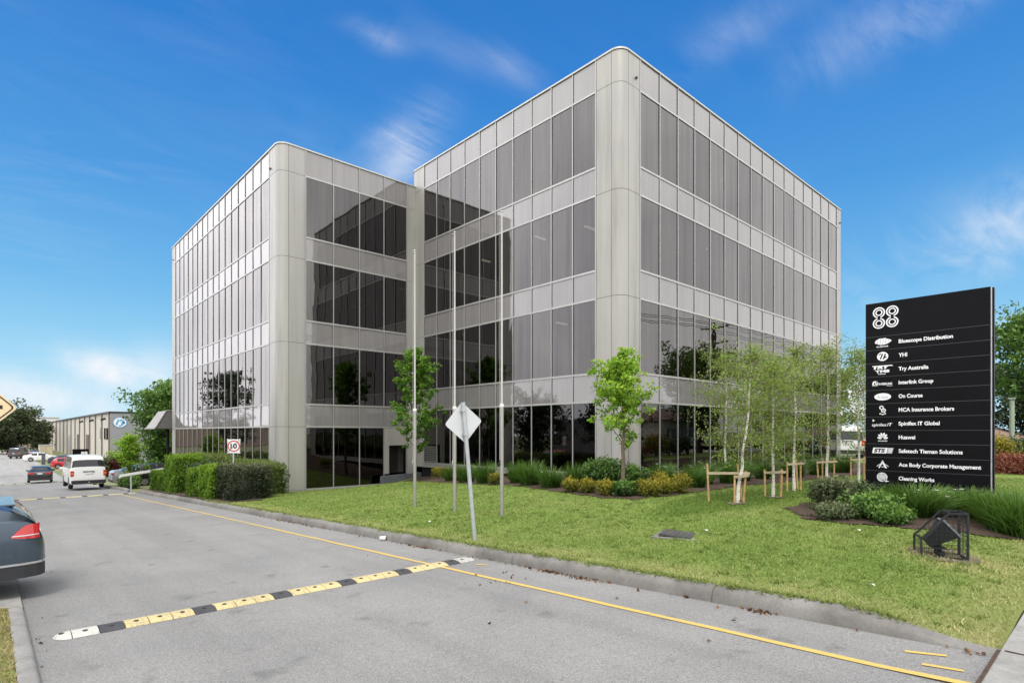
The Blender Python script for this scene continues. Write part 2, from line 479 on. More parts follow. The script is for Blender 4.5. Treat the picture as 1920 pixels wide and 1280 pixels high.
# garden beds of mulch
BEDS = []
def bed(name, poly, dz=.022, inset=True):
    from mathutils.geometry import tessellate_polygon
    xs = [p[0] for p in poly]; ys = [p[1] for p in poly]
    def inside(x, y):
        c = False
        for i in range(len(poly)):
            (x0, y0), (x1, y1) = poly[i], poly[i - 1]
            if (y0 > y) != (y1 > y) and x < (x1 - x0) * (y - y0) / (y1 - y0) + x0: c = not c
        return c
    sheet(name, seq((min(xs) - .1, max(xs) + .1, .07)), seq((min(ys) - .1, max(ys) + .1, .07)), M['mulch'], dz, keep=lambda x, y: inside(x + .05 * math.sin(y * 7.3 + x) + .03 * math.sin(y * 17), y + .05 * math.sin(x * 6.1) + .03 * math.sin(x * 19 + y)))
    BEDS.append((poly, inside, (min(xs), max(xs), min(ys), max(ys))))
bed('garden_bed', [(10.5, 7.5), (11.5, 7.15), (12.8, 7.15), (15.2, 7.1), (17.7, 6.75), (21.2, 6.35), (30, 6.2), (30, 11.4), (15.4, 11.4), (15.35, 23.2), (13.6, 22.4),
                   (11.75, 17.7), (11.15, 14.3), (10.85, 12.1), (10.65, 10.6), (10.42, 9.0), (10.35, 8.2)])
bed('garden_bed', [(10.15, 3.7), (10.2, 2.8), (10.4, 2.1), (10.75, 1.35), (11.3, .85), (14.8, .85), (14.8, 4.4), (11.2, 4.5)])
bed('garden_bed', [(5.6, 20.2), (6.6, 19.5), (8.3, 22.6), (8.78, 23.8), (8.78, 33.4), (5.6, 33.4)])
mb = MB()
for (cx, cy, rx, ry) in ((11.3, 5.5, .3, .18), (12.9, 5.4, .25, .18), (16.9, 5.3, .8, .2)):
    P_ = [(cx + rx * math.cos(a) * random.uniform(.75, 1.1), cy + ry * math.sin(a) * random.uniform(.75, 1.1)) for a in np.linspace(0, 2 * PI, 18, endpoint=False)]
    mb.add([(x, y, gz(x, y) + .02) for x, y in P_], [tuple(range(18))])
tag(mb.build('bare_soil_patch', M['soil']), kind='structure')

# kerbs
def kerb_mesh(name, pts, prof, mat):
    """pts: list of (x,y,z,scale) along; prof: (offset away from road, height)"""
    mb = MB(); n = len(prof)
    for (x, y, z, s, ox) in pts:
        for (a, h) in prof:
            mb.v.append((x + ox * a, y, z + (h * s if h > 0 else h))); mb.t.append(.5)
    for i in range(len(pts) - 1):
        for k in range(n - 1):
            a = i * n + k
            mb.f.append((a, a + 1, a + n + 1, a + n))
    return mb.build(name, mat, smooth=50)
prof = [(-.004, -.06), (.0, .0), (.012, .075), (.03, .112), (.06, .138), (.10, .150), (.17, .152), (.175, -.1)]
ks = []
for Y in seq((.66, 2.2, .11), (2.2, 33.2, .5)):
    ks.append((5.4 - .0 * Y, Y, zr(Y), .06 + .94 * ss(.66, 1.75, Y), 1.0))
o = kerb_mesh('kerb', ks, prof, M['kerb']); tag(o, kind='structure')
ks = [(5.4, Y, zr(Y), .3 + .7 * ss(36, 37.5, Y), 1.0) for Y in seq((36.2, 46, .5))]
tag(kerb_mesh('kerb', ks, prof, M['kerb']), kind='structure')
profl = [(-.004, -.05), (.0, .0), (.012, .045), (.035, .07), (.135, .075), (.14, -.1)]
ks = [(.28, Y, zr(Y), 1.0, -1.0) for Y in seq((.66, 8.1, .4))]
tag(kerb_mesh('kerb', ks, profl, M['path']), kind='structure')
mb = MB()
for (x0, x1, y0, y1) in ((-1.3, .27, 8.12, 10.9),):
    xs = seq((x0, x1, .4)); ys = seq((y0, y1, .4))
for i in range(len(ys) - 1):
    mb.quad((x0, ys[i], zr(ys[i]) + .036), (x1, ys[i], zr(ys[i]) + .036), (x1, ys[i + 1], zr(ys[i + 1]) + .036), (x0, ys[i + 1], zr(ys[i + 1]) + .036))
tag(mb.build('bay_apron', M['path']), kind='structure')
mb = MB()   # white bay line
mb.quad((-1.6, 8.3, zr(8.3) + .044), (-.1, 8.3, zr(8.3) + .044), (-.1, 8.4, zr(8.4) + .044), (-1.6, 8.4, zr(8.4) + .044))
tag(mb.build('bay_marking', M['white']), kind='structure')
# kerb joints
mb = MB()
for Y in (2.9, 5.9, 8.9, 11.9, 14.9):
    z = zr(Y)
    for (a, b) in zip(prof[1:-2], prof[2:-1]):
        mb.quad((5.4 + a[0] - .004, Y - .003, z + a[1] + .002), (5.4 + b[0] - .004, Y - .003, z + b[1] + .003), (5.4 + b[0] - .004, Y + .003, z + b[1] + .003), (5.4 + a[0] - .004, Y + .003, z + a[1] + .002))
tag(mb.build('kerb_joint', M['seam']), kind='structure')

# painted lines
mb = MB()
ys = seq((.62, 32.4, .6))
for i in range(len(ys) - 1):
    j0, j1 = .006 * math.sin(ys[i] * 3.1), .006 * math.sin(ys[i + 1] * 3.1)
    z0, z1 = zr(ys[i]) + .006, zr(ys[i + 1]) + .006
    if ys[i] < .68: z0 += .012
    mb.quad((4.60 + j0, ys[i], z0), (4.672 + j0, ys[i], z0), (4.672 + j1, ys[i + 1], z1), (4.60 + j1, ys[i + 1], z1))
for (xa, ya, xb, yb) in ((5.08, 1.17, 5.17, .93), (4.87, 1.02, 4.91, .79), (5.06, 6.28, 5.12, 6.1)):
    d = Vector((xb - xa, yb - ya)).normalized() * .024; n = Vector((-d.y, d.x))
    mb.add([(xa - n.x, ya - n.y, zr(ya) + .006), (xa + n.x, ya + n.y, zr(ya) + .006), (xb + n.x * .8, yb + n.y * .8, zr(yb) + .006), (xb - n.x * .8, yb - n.y * .8, zr(yb) + .006)], [(0, 1, 2, 3)])
tag(mb.build('road_marking', M['yellow_line']), kind='structure')

# short mown grass blades, one mass nobody could count
def grass_blades(n, x0, x1, y0, y1, zf, h, name, tonebase=.5, keep=None):
    X = rng.uniform(x0, x1, n); Y = rng.uniform(y0, y1, n)
    d = np.hypot(X, Y)
    p = np.clip((8.0 / d) ** 1.5, 0, 1)
    k = rng.random(n) < p
    X, Y, d = X[k], Y[k], d[k]
    ok = np.array([not keep or keep(a, b) for a, b in zip(X, Y)])
    X, Y, d = X[ok], Y[ok], d[ok]; n = len(X)
    Z = np.array([zf(a, b) for a, b in zip(X, Y)])
    T0 = np.array([lawn_tone(a, b) if zf is gz else .2 for a, b in zip(X, Y)])
    az = rng.uniform(0, 2 * PI, n); hh = h * rng.uniform(.4, 1.1, n); w = .003 + .0008 * d
    lx, ly = rng.normal(0, .5, n) * hh, rng.normal(0, .5, n) * hh
    V = np.empty((n, 3, 3)); V[:, 0] = np.stack([X - np.cos(az) * w, Y - np.sin(az) * w, Z], 1)
    V[:, 1] = np.stack([X + np.cos(az) * w, Y + np.sin(az) * w, Z], 1)
    V[:, 2] = np.stack([X + lx, Y + ly, Z + hh], 1)
    patch = .5 + .5 * np.sin(X * 1.7 + np.sin(Y * 1.3) * 2) * np.sin(Y * 2.3 + 1.1 * np.sin(X * .9))
    base = np.where(T0 > .6, rng.normal(.05, .12, n), rng.normal(.42, .10, n) + .3 * (patch - .5) + (.5 - np.minimum(T0, .5)) * .9)  # blades darkened too where the birch shade is painted
    T = np.clip(np.repeat(base, 3).reshape(n, 3) + np.array([-.07, -.07, .08]), 0, 1)
    o = npmesh(name, V.reshape(-1, 3), np.arange(3 * n).reshape(n, 3), T.ravel(), M['grass'])
    return tag(o, 'short mown green and straw coloured grass of the front lawn', 'grass', kind='stuff')
def lawn_keep(x, y):
    if in_building(x, y): return False
    for poly, ins, bb in BEDS:
        if bb[0] < x < bb[1] and bb[2] < y < bb[3] and ins(x, y): return random.random() < .03
    return True
def tufts(n, per, h, name, xr, yr, label, lean=0.0, tone=.24):
    X = []; Y = []
    while len(X) < n:
        x, y = random.uniform(*xr), random.uniform(*yr)
        if lawn_keep(x, y) and random.random() < min(1, (9 / math.hypot(x, y)) ** 1.5): X.append(x); Y.append(y)
    X = np.repeat(X, per) + rng.normal(0, .035, n * per); Y = np.repeat(Y, per) + rng.normal(0, .035, n * per); n = n * per
    Z = np.array([gz(a, b) for a, b in zip(X, Y)])
    az = rng.uniform(0, 2 * PI, n); hh = h * rng.uniform(.4, 1.2, n); w = .004 + .0007 * np.hypot(X, Y)
    V = np.empty((n, 3, 3)); V[:, 0] = np.stack([X - np.cos(az) * w, Y - np.sin(az) * w, Z], 1); V[:, 1] = np.stack([X + np.cos(az) * w, Y + np.sin(az) * w, Z], 1)
    V[:, 2] = np.stack([X + rng.normal(0, .6, n) * hh - lean * hh, Y + rng.normal(0, .6, n) * hh, Z + hh * (1 - .4 * lean)], 1)
    T = np.clip(np.repeat(rng.normal(tone, .12, n), 3), 0, 1)
    o = npmesh(name, V.reshape(-1, 3), np.arange(3 * n).reshape(n, 3), T, M['grass'])
    return tag(o, label, 'grass', kind='stuff')
tufts(430, 16, .05, 'grass_tufts', (5.7, 16), (.9, 13), 'darker longer tufts and weeds scattered through the front lawn')
tufts(900, 10, .06, 'edge_grass', (5.53, 5.62), (1.3, 22), 'ragged longer grass hanging over the back of the kerb', lean=.5, tone=.55)
grass_blades(700000, 5.54, 24, .7, 24, gz, .030, 'grass', keep=lawn_keep)
g2 = grass_blades(40000, -2.2, .15, .7, 8.1, lambda x, y: zr(y) + .07, .035, 'verge_grass')
g2.data.materials[0] = M['grass_dry']; g2['label'] = 'dry patchy grass of the narrow verge left of the drive'

# ------------------------------------------------------------------ camera model (used only to rank which windows show largest)
YAW = R(42.488); SN, CS = math.sin(YAW), math.cos(YAW)
def px_area(pts):
    q = []
    for (X, Y, Z) in pts:
        d = X * SN + Y * CS
        if d < .3: return 0
        q.append(((X * CS - Y * SN) / d, (Z - 1.6) / d))
    a = 0
    for i in range(len(q)):
        a += q[i - 1][0] * q[i][1] - q[i][0] * q[i - 1][1]
    return abs(a) / 2

# ------------------------------------------------------------------ the office building
office = empty('office_building', (15.38, 23.9, 0), 0,
               'four storey grey office block with dark mirror windows and rounded metal corners', 'office building')
OFF = Vector((15.38, 23.9, 0))
def child(mb, name, mat, smooth=None, parent=office, label=None):
    o = mb.build(name, mat, parent, smooth)
    if parent is office: o.location = -OFF
    if label: o['label'] = label
    return o

ZM = [14.42, 13.284, 10.684, 9.718, 7.144, 6.172, 3.619, 2.646, .13]      # main block levels
ZL = [13.635, 12.469, 9.884, 8.926, 6.338, 5.369, 2.789, 1.833, -.84]     # lower wing levels

class Face:
    def __init__(s, org, u, n, off, pitch, count, Z):
        s.o = Vector(org); s.u = Vector(u); s.n = Vector(n); s.off = off; s.p = pitch; s.c = count; s.Z = Z
    def P(s, a, z, d=0.0):
        """a = distance along the face, d = depth outward"""
        q = s.o + s.u * a + s.n * d
        return (q.x, q.y, z)
FR = Face((15.38, 11.457, 0), (1, 0, 0), (0, -1, 0), 1.074, 1.1925, 16, ZM)
FL = Face((15.38, 11.457, 0), (0, 1, 0), (-1, 0, 0), 1.072, 1.05, 10, ZM)
FB = Face((8.80, 23.82, 0), (1, 0, 0), (0, -1, 0), 1.121, 1.247, 4, ZL)
FA = Face((8.80, 23.82, 0), (0, 1, 0), (-1, 0, 0), 1.122, 1.038, 16, ZL)
faces = [FR, FL, FB, FA]

panes, spans = [], []
for fi, f in enumerate(faces):
    for i in range(f.c):
        a0 = f.off + f.p * i + .018; a1 = f.off + f.p * (i + 1) - .018
        for k in range(8):
            z1, z0 = f.Z[k] - .02, f.Z[k + 1] + .02
            if k == 0: z1 = f.Z[0] - .05
            if f is FB and i == 3 and k == 7: continue            # the recessed side door bay
            if f is FL and i == 9 and k == 7: z0 = 1.0             # louvre below
            jit = [random.uniform(-.0035, .0035) for _ in range(4)]
            c = [f.P(a0, z0, -.016 + jit[0]), f.P(a1, z0, -.016 + jit[1]), f.P(a1, z1, -.016 + jit[2]), f.P(a0, z1, -.016 + jit[3])]
            if f.u.x < .5: c = [c[1], c[0], c[3], c[2]]
            (spans if k % 2 == 0 else panes).append((px_area(c), c, k, f, i))
def emit_panes(lst, name, mats, bulk):
    lst.sort(key=lambda t: -t[0])
    for (ar, c, k, f, i) in lst[:99]:
        mb = MB(); mb.quad(*c); child(mb, name, mats(k, i))
    groups = {}
    for (ar, c, k, f, i) in lst[99:]:
        groups.setdefault(mats(k, i).name, []).append(c)
    mb = MB(); ms = []
    for g, cs in groups.items():
        for c in cs: mb.quad(*c)
    o = child(mb, bulk, None)
    idx = 0
    for gi, (g, cs) in enumerate(groups.items()):
        o.data.materials.append(bpy.data.materials[g])
        for _ in cs:
            o.data.polygons[idx].material_index = gi; idx += 1
    o['kind'] = 'stuff'
emit_panes(panes, 'window', lambda k, i: M['glass_low'] if k == 7 else M['glass'], 'window')
emit_panes(spans, 'spandrel_panel', lambda k, i: M['spandrel'], 'spandrel_panel')

# frames: one vertical mullion per bay line, one rail per level
for f in faces:
    for i in range(f.c + 1):
        a = f.off + f.p * i; mb = MB()
        zb = f.Z[-1] - .02
        p = [f.P(a - .017, 0, -.10), f.P(a + .017, 0, -.10), f.P(a + .017, 0, .014), f.P(a - .017, 0, .014)]
        mb.prism([(q[0], q[1]) for q in p], zb, f.Z[0] - .045)
        mo = child(mb, 'mullion', M['mullion'])
        mb = MB()      # dark sealant lines, also standing in for the mullion's shaded side
        for s in (-1, 1):
            p = [f.P(a + s * .0185, 0, -.09), f.P(a + s * .0315, 0, -.09), f.P(a + s * .0315, 0, -.004), f.P(a + s * .0185, 0, -.004)]
            mb.prism([(q[0], q[1]) for q in p], zb + .03, f.Z[0] - .06)
        mb.build('gasket_shade', M['seam'], mo)
    for k, z in enumerate(f.Z):
        if k == 0: continue
        mb = MB(); h = .034 if k < 8 else .045
        for i in range(f.c):
            if f is FB and i == 3 and k == 8: continue
            a0 = f.off + f.p * i + .0175; a1 = f.off + f.p * (i + 1) - .0175
            q = [f.P(a0, 0, -.09), f.P(a1, 0, -.09), f.P(a1, 0, .010), f.P(a0, 0, .010)]
            mb.prism([(t[0], t[1]) for t in q], z - h, z + h)
        child(mb, 'transom', M['mullion'])

# rounded metal corner columns, panelled storey by storey
def corner_profile(cx, cy, off1, off2, r, depth=0.0):
    """from face going +Y (normal -X) round to face going +X (normal -Y); three pieces"""
    g = .007
    x0, y0 = cx - depth, cy - depth; rr = r + depth
    p1 = [(x0, cy + off1 - .03), (x0, cy + r + g)]
    arc = [(cx + r - rr * math.cos(a), cy + r - rr * math.sin(a)) for a in np.linspace(g / rr, PI / 2 - g / rr, 15)]
    p3 = [(cx + r + g, y0), (cx + off2 - .03, y0)]
    return [p1, arc, p3]
def strip(mb, poly, z0, z1, th=0.0):
    n = len(poly); b = len(mb.v)
    for (x, y) in poly: mb.v.append((x, y, z0)); mb.t.append(.5)
    for (x, y) in poly: mb.v.append((x, y, z1)); mb.t.append(.5)
    for i in range(n - 1): mb.f.append((b + i, b + i + 1, b + n + i + 1, b + n + i))
def corner(cx, cy, off1, off2, Z, zbase, cap=.06):
    lev = [Z[0] - cap, Z[1], Z[3], Z[5], Z[7], zbase]
    for k in range(5):
        for piece in corner_profile(cx, cy, off1, off2, .40):
            mb = MB(); strip(mb, piece, lev[k + 1] + .007, lev[k] - .007)
            child(mb, 'corner_panel', M['panel'], 30)
    mb = MB()
    pr = corner_profile(cx, cy, off1, off2, .40, -.012)
    strip(mb, pr[0] + pr[1] + pr[2], lev[-1] - .002, lev[0])
    child(mb, 'corner_backing', M['seam'])
corner(15.38, 11.457, 1.072, 1.074, ZM, -.02)
corner(8.80, 23.82, 1.122, 1.121, ZL, -.84)
# end columns
def flat_col(f, a0, a1, zb, cap=.06):
    lev = [f.Z[0] - cap, f.Z[1], f.Z[3], f.Z[5], f.Z[7], zb]
    for k in range(5):
        mb = MB()
        q = [f.P(a0, 0, 0.0), f.P(a1, 0, 0.0)]
        strip(mb, [(t[0], t[1]) for t in q], lev[k + 1] + .006, lev[k] - .006)
        child(mb, 'end_panel', M['panel'])
    mb = MB(); q = [f.P(a0, 0, -.014), f.P(a1, 0, -.014)]
    strip(mb, [(t[0], t[1]) for t in q], zb, lev[0])
    child(mb, 'end_backing', M['seam'])
flat_col(FL, 1.072 + 10.5 + .03, 12.36, -.02)
flat_col(FB, 1.121 + 1.247 * 4 + .03, 6.575, -.45)
flat_col(FR, 1.074 + 1.1925 * 16 + .03, 20.75, -.02)
flat_col(FA, 1.122 + 1.038 * 16 + .03, 18.6, -2.2)
# rounded far ends
for (cx, cy, sx, sy, Z, zb) in ((36.13, 11.457, 1, 1, ZM, -.02), (15.38, 23.817, 1, -1, ZM, 9.0), (8.80, 42.42, 1, -1, ZL, -2.2)):
    mb = MB(); r = .35
    if cx > 30: pl = [(cx + r * math.sin(a), cy + r - r * math.cos(a)) for a in np.linspace(0, PI / 2, 10)]
    else: pl = [(cx + r - r * math.cos(a), cy + r * math.sin(a)) for a in np.linspace(0, PI / 2, 10)]
    strip(mb, pl, zb, Z[0] - .06); child(mb, 'end_panel', M['panel'], 30)

# roofs with a thin coping
def arc_pts(cx, cy, r, a0, a1, n=12): return [(cx + r * math.cos(a), cy + r * math.sin(a)) for a in np.linspace(a0, a1, n)]
e = .03
main_out = arc_pts(15.78, 11.857, .40 + e, PI, 1.5 * PI) + arc_pts(36.13, 11.807, .35 + e, -PI / 2, 0) + [(36.48 + e, 24.0)] + arc_pts(15.73, 23.817, .35 + e, PI / 2, PI)
wing_out = arc_pts(9.20, 24.22, .40 + e, PI, 1.5 * PI) + [(15.44, 23.82 - e), (15.44, 24.25), (26, 24.25), (26, 42.8)] + arc_pts(9.15, 42.42, .35 + e, PI / 2, PI)
mb = MB(); mb.prism(main_out, ZM[0] - .058, ZM[0]); child(mb, 'roof', M['coping'])
mb = MB(); mb.prism(wing_out, ZL[0] - .058, ZL[0]); child(mb, 'roof', M['coping'])
# blind rear walls (never glazed, keep daylight out)
mb = MB()
mb.quad((15.75, 24.17, 13.6), (36.4, 24.17, 13.6), (36.4, 24.17, 14.36), (15.75, 24.17, 14.36))
mb.quad((36.48, 11.83, -.1), (36.48, 24.0, -.1), (36.48, 24.0, 14.36), (36.48, 11.83, 14.36))
mb.quad((9.1, 42.77, -3), (26, 42.77, -3), (26, 42.77, 13.57), (9.1, 42.77, 13.57))
mb.quad((26, 24.3, -1), (26, 42.8, -1), (26, 42.8, 13.57), (26, 24.3, 13.57))
mb.quad((26, 24.17, -1), (36.4, 24.17, -1), (36.4, 24.17, 13.6), (26, 24.17, 13.6))
child(mb, 'rear_wall', M['panel'])

# plinths under the glazing and the dark undercut below them
def plinth(f, a0, a1, ztop, zbot, zground):
    mb = MB(); q = [f.P(a0, 0, -.10), f.P(a1, 0, -.10), f.P(a1, 0, -.004), f.P(a0, 0, -.004)]
    mb.prism([(t[0], t[1]) for t in q], zbot, ztop); child(mb, 'plinth', M['plinth'])
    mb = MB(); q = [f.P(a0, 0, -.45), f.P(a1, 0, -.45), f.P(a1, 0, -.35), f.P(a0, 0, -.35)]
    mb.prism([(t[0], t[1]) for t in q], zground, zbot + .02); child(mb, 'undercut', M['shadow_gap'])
plinth(FR, 1.074, 20.2, .08, -.05, -1.0)
plinth(FL, 1.072, 12.3, .08, -.06, -1.2)
plinth(FB, .42, 1.121 + 1.247 * 3, -.89, -1.03, -2.2)
plinth(FA, .42, 18.3, -.89, -1.03, -3.2)
mb = MB(); strip(mb, corner_profile(8.80, 23.82, 1.122, 1.121, .40, -.003)[0] + corner_profile(8.80, 23.82, 1.122, 1.121, .40, -.003)[1] + corner_profile(8.80, 23.82, 1.122, 1.121, .40, -.003)[2], -1.03, -.846)
child(mb, 'plinth', M['plinth'], 30)

# recessed side door in the wing's last bay
mb = MB()
xa, xb = 8.80 + 1.121 + 1.247 * 3 + .03, 8.80 + 1.121 + 1.247 * 4 - .03
mb.box((xa, 23.80, .98), (xb, 23.9, 1.79)); child(mb, 'door_header', M['panel'])
mb = MB(); mb.box((xa, 23.81, -.36), (xa + .24, 23.93, .98)); child(mb, 'door_jamb', M['panel'])
mb = MB(); mb.box((xa + .24, 24.55, -.36), (xb + .3, 24.6, .98)); mb.box((xa + .24, 23.95, .975), (xb + .3, 24.6, 1.0)); child(mb, 'door_recess', M['interior'])
mb = MB(); mb.box((xa + .30, 24.50, -.36), (xb - .05, 24.545, .94)); d = child(mb, 'door', simple('door_dark', (.03, .03, .026), .4))
# louvre beside it
mb = MB()
for i in range(9):
    z = .20 + i * .085
    q = [FL.P(1.072 + 9.45 + .03, z, -.06), FL.P(1.072 + 10.5 - .03, z, -.06), FL.P(1.072 + 10.5 - .03, z + .06, -.02), FL.P(1.072 + 9.45 + .03, z + .06, -.02)]
    mb.quad(*q)
child(mb, 'louvre', M['coping'])
mb = MB(); q = [FL.P(1.072 + 9.48, 0, -.09), FL.P(1.072 + 10.47, 0, -.09)]
strip(mb, [(t[0], t[1]) for t in q], .1, 1.0); child(mb, 'louvre_backing', M['shadow_gap'])
# little dark drain outlets near the top of the corner columns
for (p, n) in (((16.2, 11.452, 13.62), 'y'), ((8.795, 24.75, 12.75), 'x'), ((36.0, 11.452, 13.6), 'y'), ((8.795, 42.1, 12.75), 'x')):
    mb = MB()
    if n == 'y': mb.tube([p, (p[0], p[1] - .05, p[2])], .045, 10)
    else: mb.tube([p, (p[0] - .05, p[1], p[2])], .045, 10)
    child(mb, 'drain_outlet', M['seam'])

# inside: slabs, ceilings, a dark core, curtains, a few lit tubes
def storeys(Z): return [(Z[0], Z[1]), (Z[2], Z[3]), (Z[4], Z[5]), (Z[6], Z[7])]
for (x0, x1, y0, y1, Z, zf) in ((15.52, 36.3, 11.6, 24.0, ZM, .1), (8.94, 25.9, 23.96, 42.6, ZL, -.88)):
    for k, (zt, zb) in enumerate(storeys(Z)):
        mb = MB(); mb.box((x0, y0, zb + .06), (x1, y1, zt - .07)); child(mb, 'floor_slab', M['ceiling'])
    mb = MB(); mb.box((x0, y0, zf - .12), (x1, y1, zf)); child(mb, 'floor_slab', M['interior'])
    mb = MB(); mb.box((x0 + 7, y0 + 6.5, zf), (x1 - 3, y1 - 2, Z[0] - .1)); child(mb, 'core_wall', M['interior'])
# curtains
def curtain_mesh(w, h, seed):
    r = random.Random(seed); n = 26; ph = r.uniform(0, 6); V = []; T = []
    for j in range(2):
        for i in range(n + 1):
            x = w * i / n
            V.append((x, .035 * math.sin(i * 1.55 + ph) + .012 * math.sin(i * .7 + ph), h * j)); T.append(.5)
    F = [(i, i + 1, n + 2 + i, n + 1 + i) for i in range(n)]
    me = bpy.data.meshes.new('curtain'); me.from_pydata(V, [], F); me.shade_smooth(); me.materials.append(M['curtain'])
    return me
cms = [curtain_mesh(1.16, 2.56, s) for s in range(4)]
def hang(f, bays, k):
    for i in bays:
        o = bpy.data.objects.new('curtain', cms[(i * 7 + k) % 4]); link(o); o.parent = office
        a = f.off + f.p * i + .02; z = f.Z[k + 1] + .03
        o.matrix_local = Matrix.Translation(Vector(f.P(a, z, -.16)) - OFF) @ Matrix.Rotation(math.atan2(f.u.y, f.u.x), 4, 'Z') @ Matrix.Diagonal((f.p / 1.2, 1, 1, 1))
hang(FR, [0, 1, 2, 3, 4, 5, 8, 9, 12, 13], 1)
hang(FR, [0, 1, 2, 3, 5, 6, 7, 8, 10, 11], 3)
hang(FR, [0, 1, 2, 3, 4, 6], 5)
hang(FL, [0, 1, 2, 4, 5], 1)
hang(FB, [0, 1], 1)
for (x, y, z, r) in ((24.6, 13.0, 13.05, 0), (22.9, 12.8, 9.5, 0), (17.2, 14.3, 9.5, 90), (16.6, 16.4, 9.5, 90), (17.0, 15.6, 5.95, 90), (16.9, 20.3, 9.5, 90)):
    mb = MB()
    if r: mb.box((x - .3, y - .05, z), (x + .3, y + .05, z + .05))
    else: mb.box((x - .06, y - .35, z), (x + .06, y + .35, z + .05))
    child(mb, 'ceiling_light', M['tube_light'])
for (f, i, z, s) in ((FB, 1, .25, .14), (FB, 1, .05, .12), (FL, 6, 1.05, .08), (FL, 4, 1.0, .22)):
    mb = MB(); a = f.off + f.p * i + (.06 if f is FB else .5)
    q = [f.P(a, 0, -.022), f.P(a + s, 0, -.022)]
    strip(mb, [(t[0], t[1]) for t in q], z, z + s * .9); o = child(mb, 'window_sticker', M['paper'])

# render wall of the ramp by the side door: a thing of its own
mb = MB()
mb.prism([(0, 0), (2.05, 0), (2.05, .16), (0, .16)], 0, .01)
V = [(13.25, 23.25, -1.6), (15.36, 23.25, -1.3), (15.36, 23.25, -.33), (13.25, 23.25, -.42), (13.25, 23.45, -1.6), (15.36, 23.45, -1.3), (15.36, 23.45, -.33), (13.25, 23.45, -.42)]
mb = MB(); mb.add(V, [(0, 1, 2, 3), (7, 6, 5, 4), (3, 2, 6, 7), (0, 3, 7, 4), (1, 5, 6, 2), (0, 4, 5, 1)])
mb.add([(11.6, 23.3, -1.6), (13.25, 23.27, -1.6), (13.25, 23.27, -.85), (11.6, 23.3, -1.08), (11.6, 23.45, -1.6), (13.25, 23.45, -1.6), (13.25, 23.45, -.85), (11.6, 23.45, -1.08)], [(0, 1, 2, 3), (7, 6, 5, 4), (3, 2, 6, 7), (0, 3, 7, 4), (1, 5, 6, 2), (0, 4, 5, 1)])
tag(mb.build('ramp_wall', M['ramp_wall']), 'low dark grey rendered ramp wall below the recessed side door', 'wall')

# entrance canopy at the far end of the wing
cn = empty('entrance_canopy', (9.5, 45.5, zr(45)), 0, 'grey sloping hipped canopy jutting out past the far end of the office wing', 'canopy')
def cpart(mb, name, mat, par, base, smooth=None):
    o = mb.build(name, mat, par, smooth); o.location = -Vector(base); return o
b = (9.5, 45.5, zr(45))
z0, z1 = 1.85, 3.02
mb = MB()
bs = [(7.97, 43.2, z0), (12.0, 43.2, z0), (12.0, 46.3, z0), (7.97, 46.3, z0)]
tp = [(8.62, 43.25, z1), (12.0, 43.25, z1), (12.0, 45.7, z1), (8.62, 45.7, z1)]
mb.add(bs + tp, [(4, 5, 6, 7), (3, 0, 4, 7), (1, 2, 6, 5), (2, 3, 7, 6)])
cpart(mb, 'roof', simple('canopy_metal', (.30, .285, .27), .6, .1), cn, b)
mb = MB(); mb.add([(7.97, 43.19, z0), (12.0, 43.19, z0), (12, 43.24, z1), (8.62, 43.24, z1)], [(0, 1, 2, 3)])
cpart(mb, 'end_panel', simple('canopy_dark', (.13, .125, .12), .6), cn, b)
mb = MB(); mb.box((8.0, 43.25, z0 - .04), (12.0, 46.25, z0 - .01)); cpart(mb, 'soffit', M['interior'], cn, b)
mb = MB(); mb.bar((7.97, 43.17, z0 + .02), (8.62, 43.22, z1 + .02), .06); mb.bar((8.62, 43.22, z1 + .02), (12, 43.22, z1 + .02), .05); mb.bar((7.95, 43.19, z0), (7.95, 46.3, z0), .07); cpart(mb, 'trim', M['mullion'], cn, b)
for (x, y) in ((9.3, 46.1), (11.8, 46.1)):
    mb = MB(); mb.tube([(x, y, zr(45) - .3), (x, y, z0)], .09, 10); cpart(mb, 'post', M['trim_dark'] if 'trim_dark' in M else M['shadow_gap'], cn, b)

# ------------------------------------------------------------------ plants
def unit(v):
    return v / np.maximum(np.linalg.norm(v, axis=-1, keepdims=True), 1e-9)
def leaf_quads(Cn, size, aspect=.55, droop=.3, dirbias=None, flat=0.0):
    """one folded diamond per centre -> V (4n,3), F (2n,3)"""
    n = len(Cn)
    d = rng.normal(size=(n, 3)); d[:, 2] -= droop
    if dirbias is not None: d += dirbias
    d = unit(d)
    r = rng.normal(size=(n, 3)); r[:, 2] *= (1 - flat)
    s = unit(np.cross(d, r)); nn = np.cross(s, d)
    L_ = (size * rng.uniform(.6, 1.25, n))[:, None]
    W_ = L_ * aspect
    V = np.empty((n, 4, 3))
    V[:, 0] = Cn - d * L_ * .5
    V[:, 1] = Cn + s * W_ * .5 + nn * L_ * .10
    V[:, 2] = Cn + d * L_ * .5 - nn * L_ * .08
    V[:, 3] = Cn - s * W_ * .5 + nn * L_ * .10
    b = np.arange(n)[:, None] * 4
    F = np.concatenate([b + np.array([[0, 1, 2]]), b + np.array([[0, 2, 3]])], 0)
    return V.reshape(-1, 3), F
def in_ball(n, shell=.5):
    v = unit(rng.normal(size=(n, 3)))
    return v * (rng.random(n) ** shell)[:, None]

def foliage(name, Cn, size, tone, mat, parent=None, aspect=.55, droop=.3, loc=None, flat=0.0, dirbias=None):
    V, F = leaf_quads(Cn, size, aspect, droop, dirbias, flat)
    return npmesh(name, V, F, np.repeat(np.clip(tone, 0, 1), 4), mat, parent, loc)

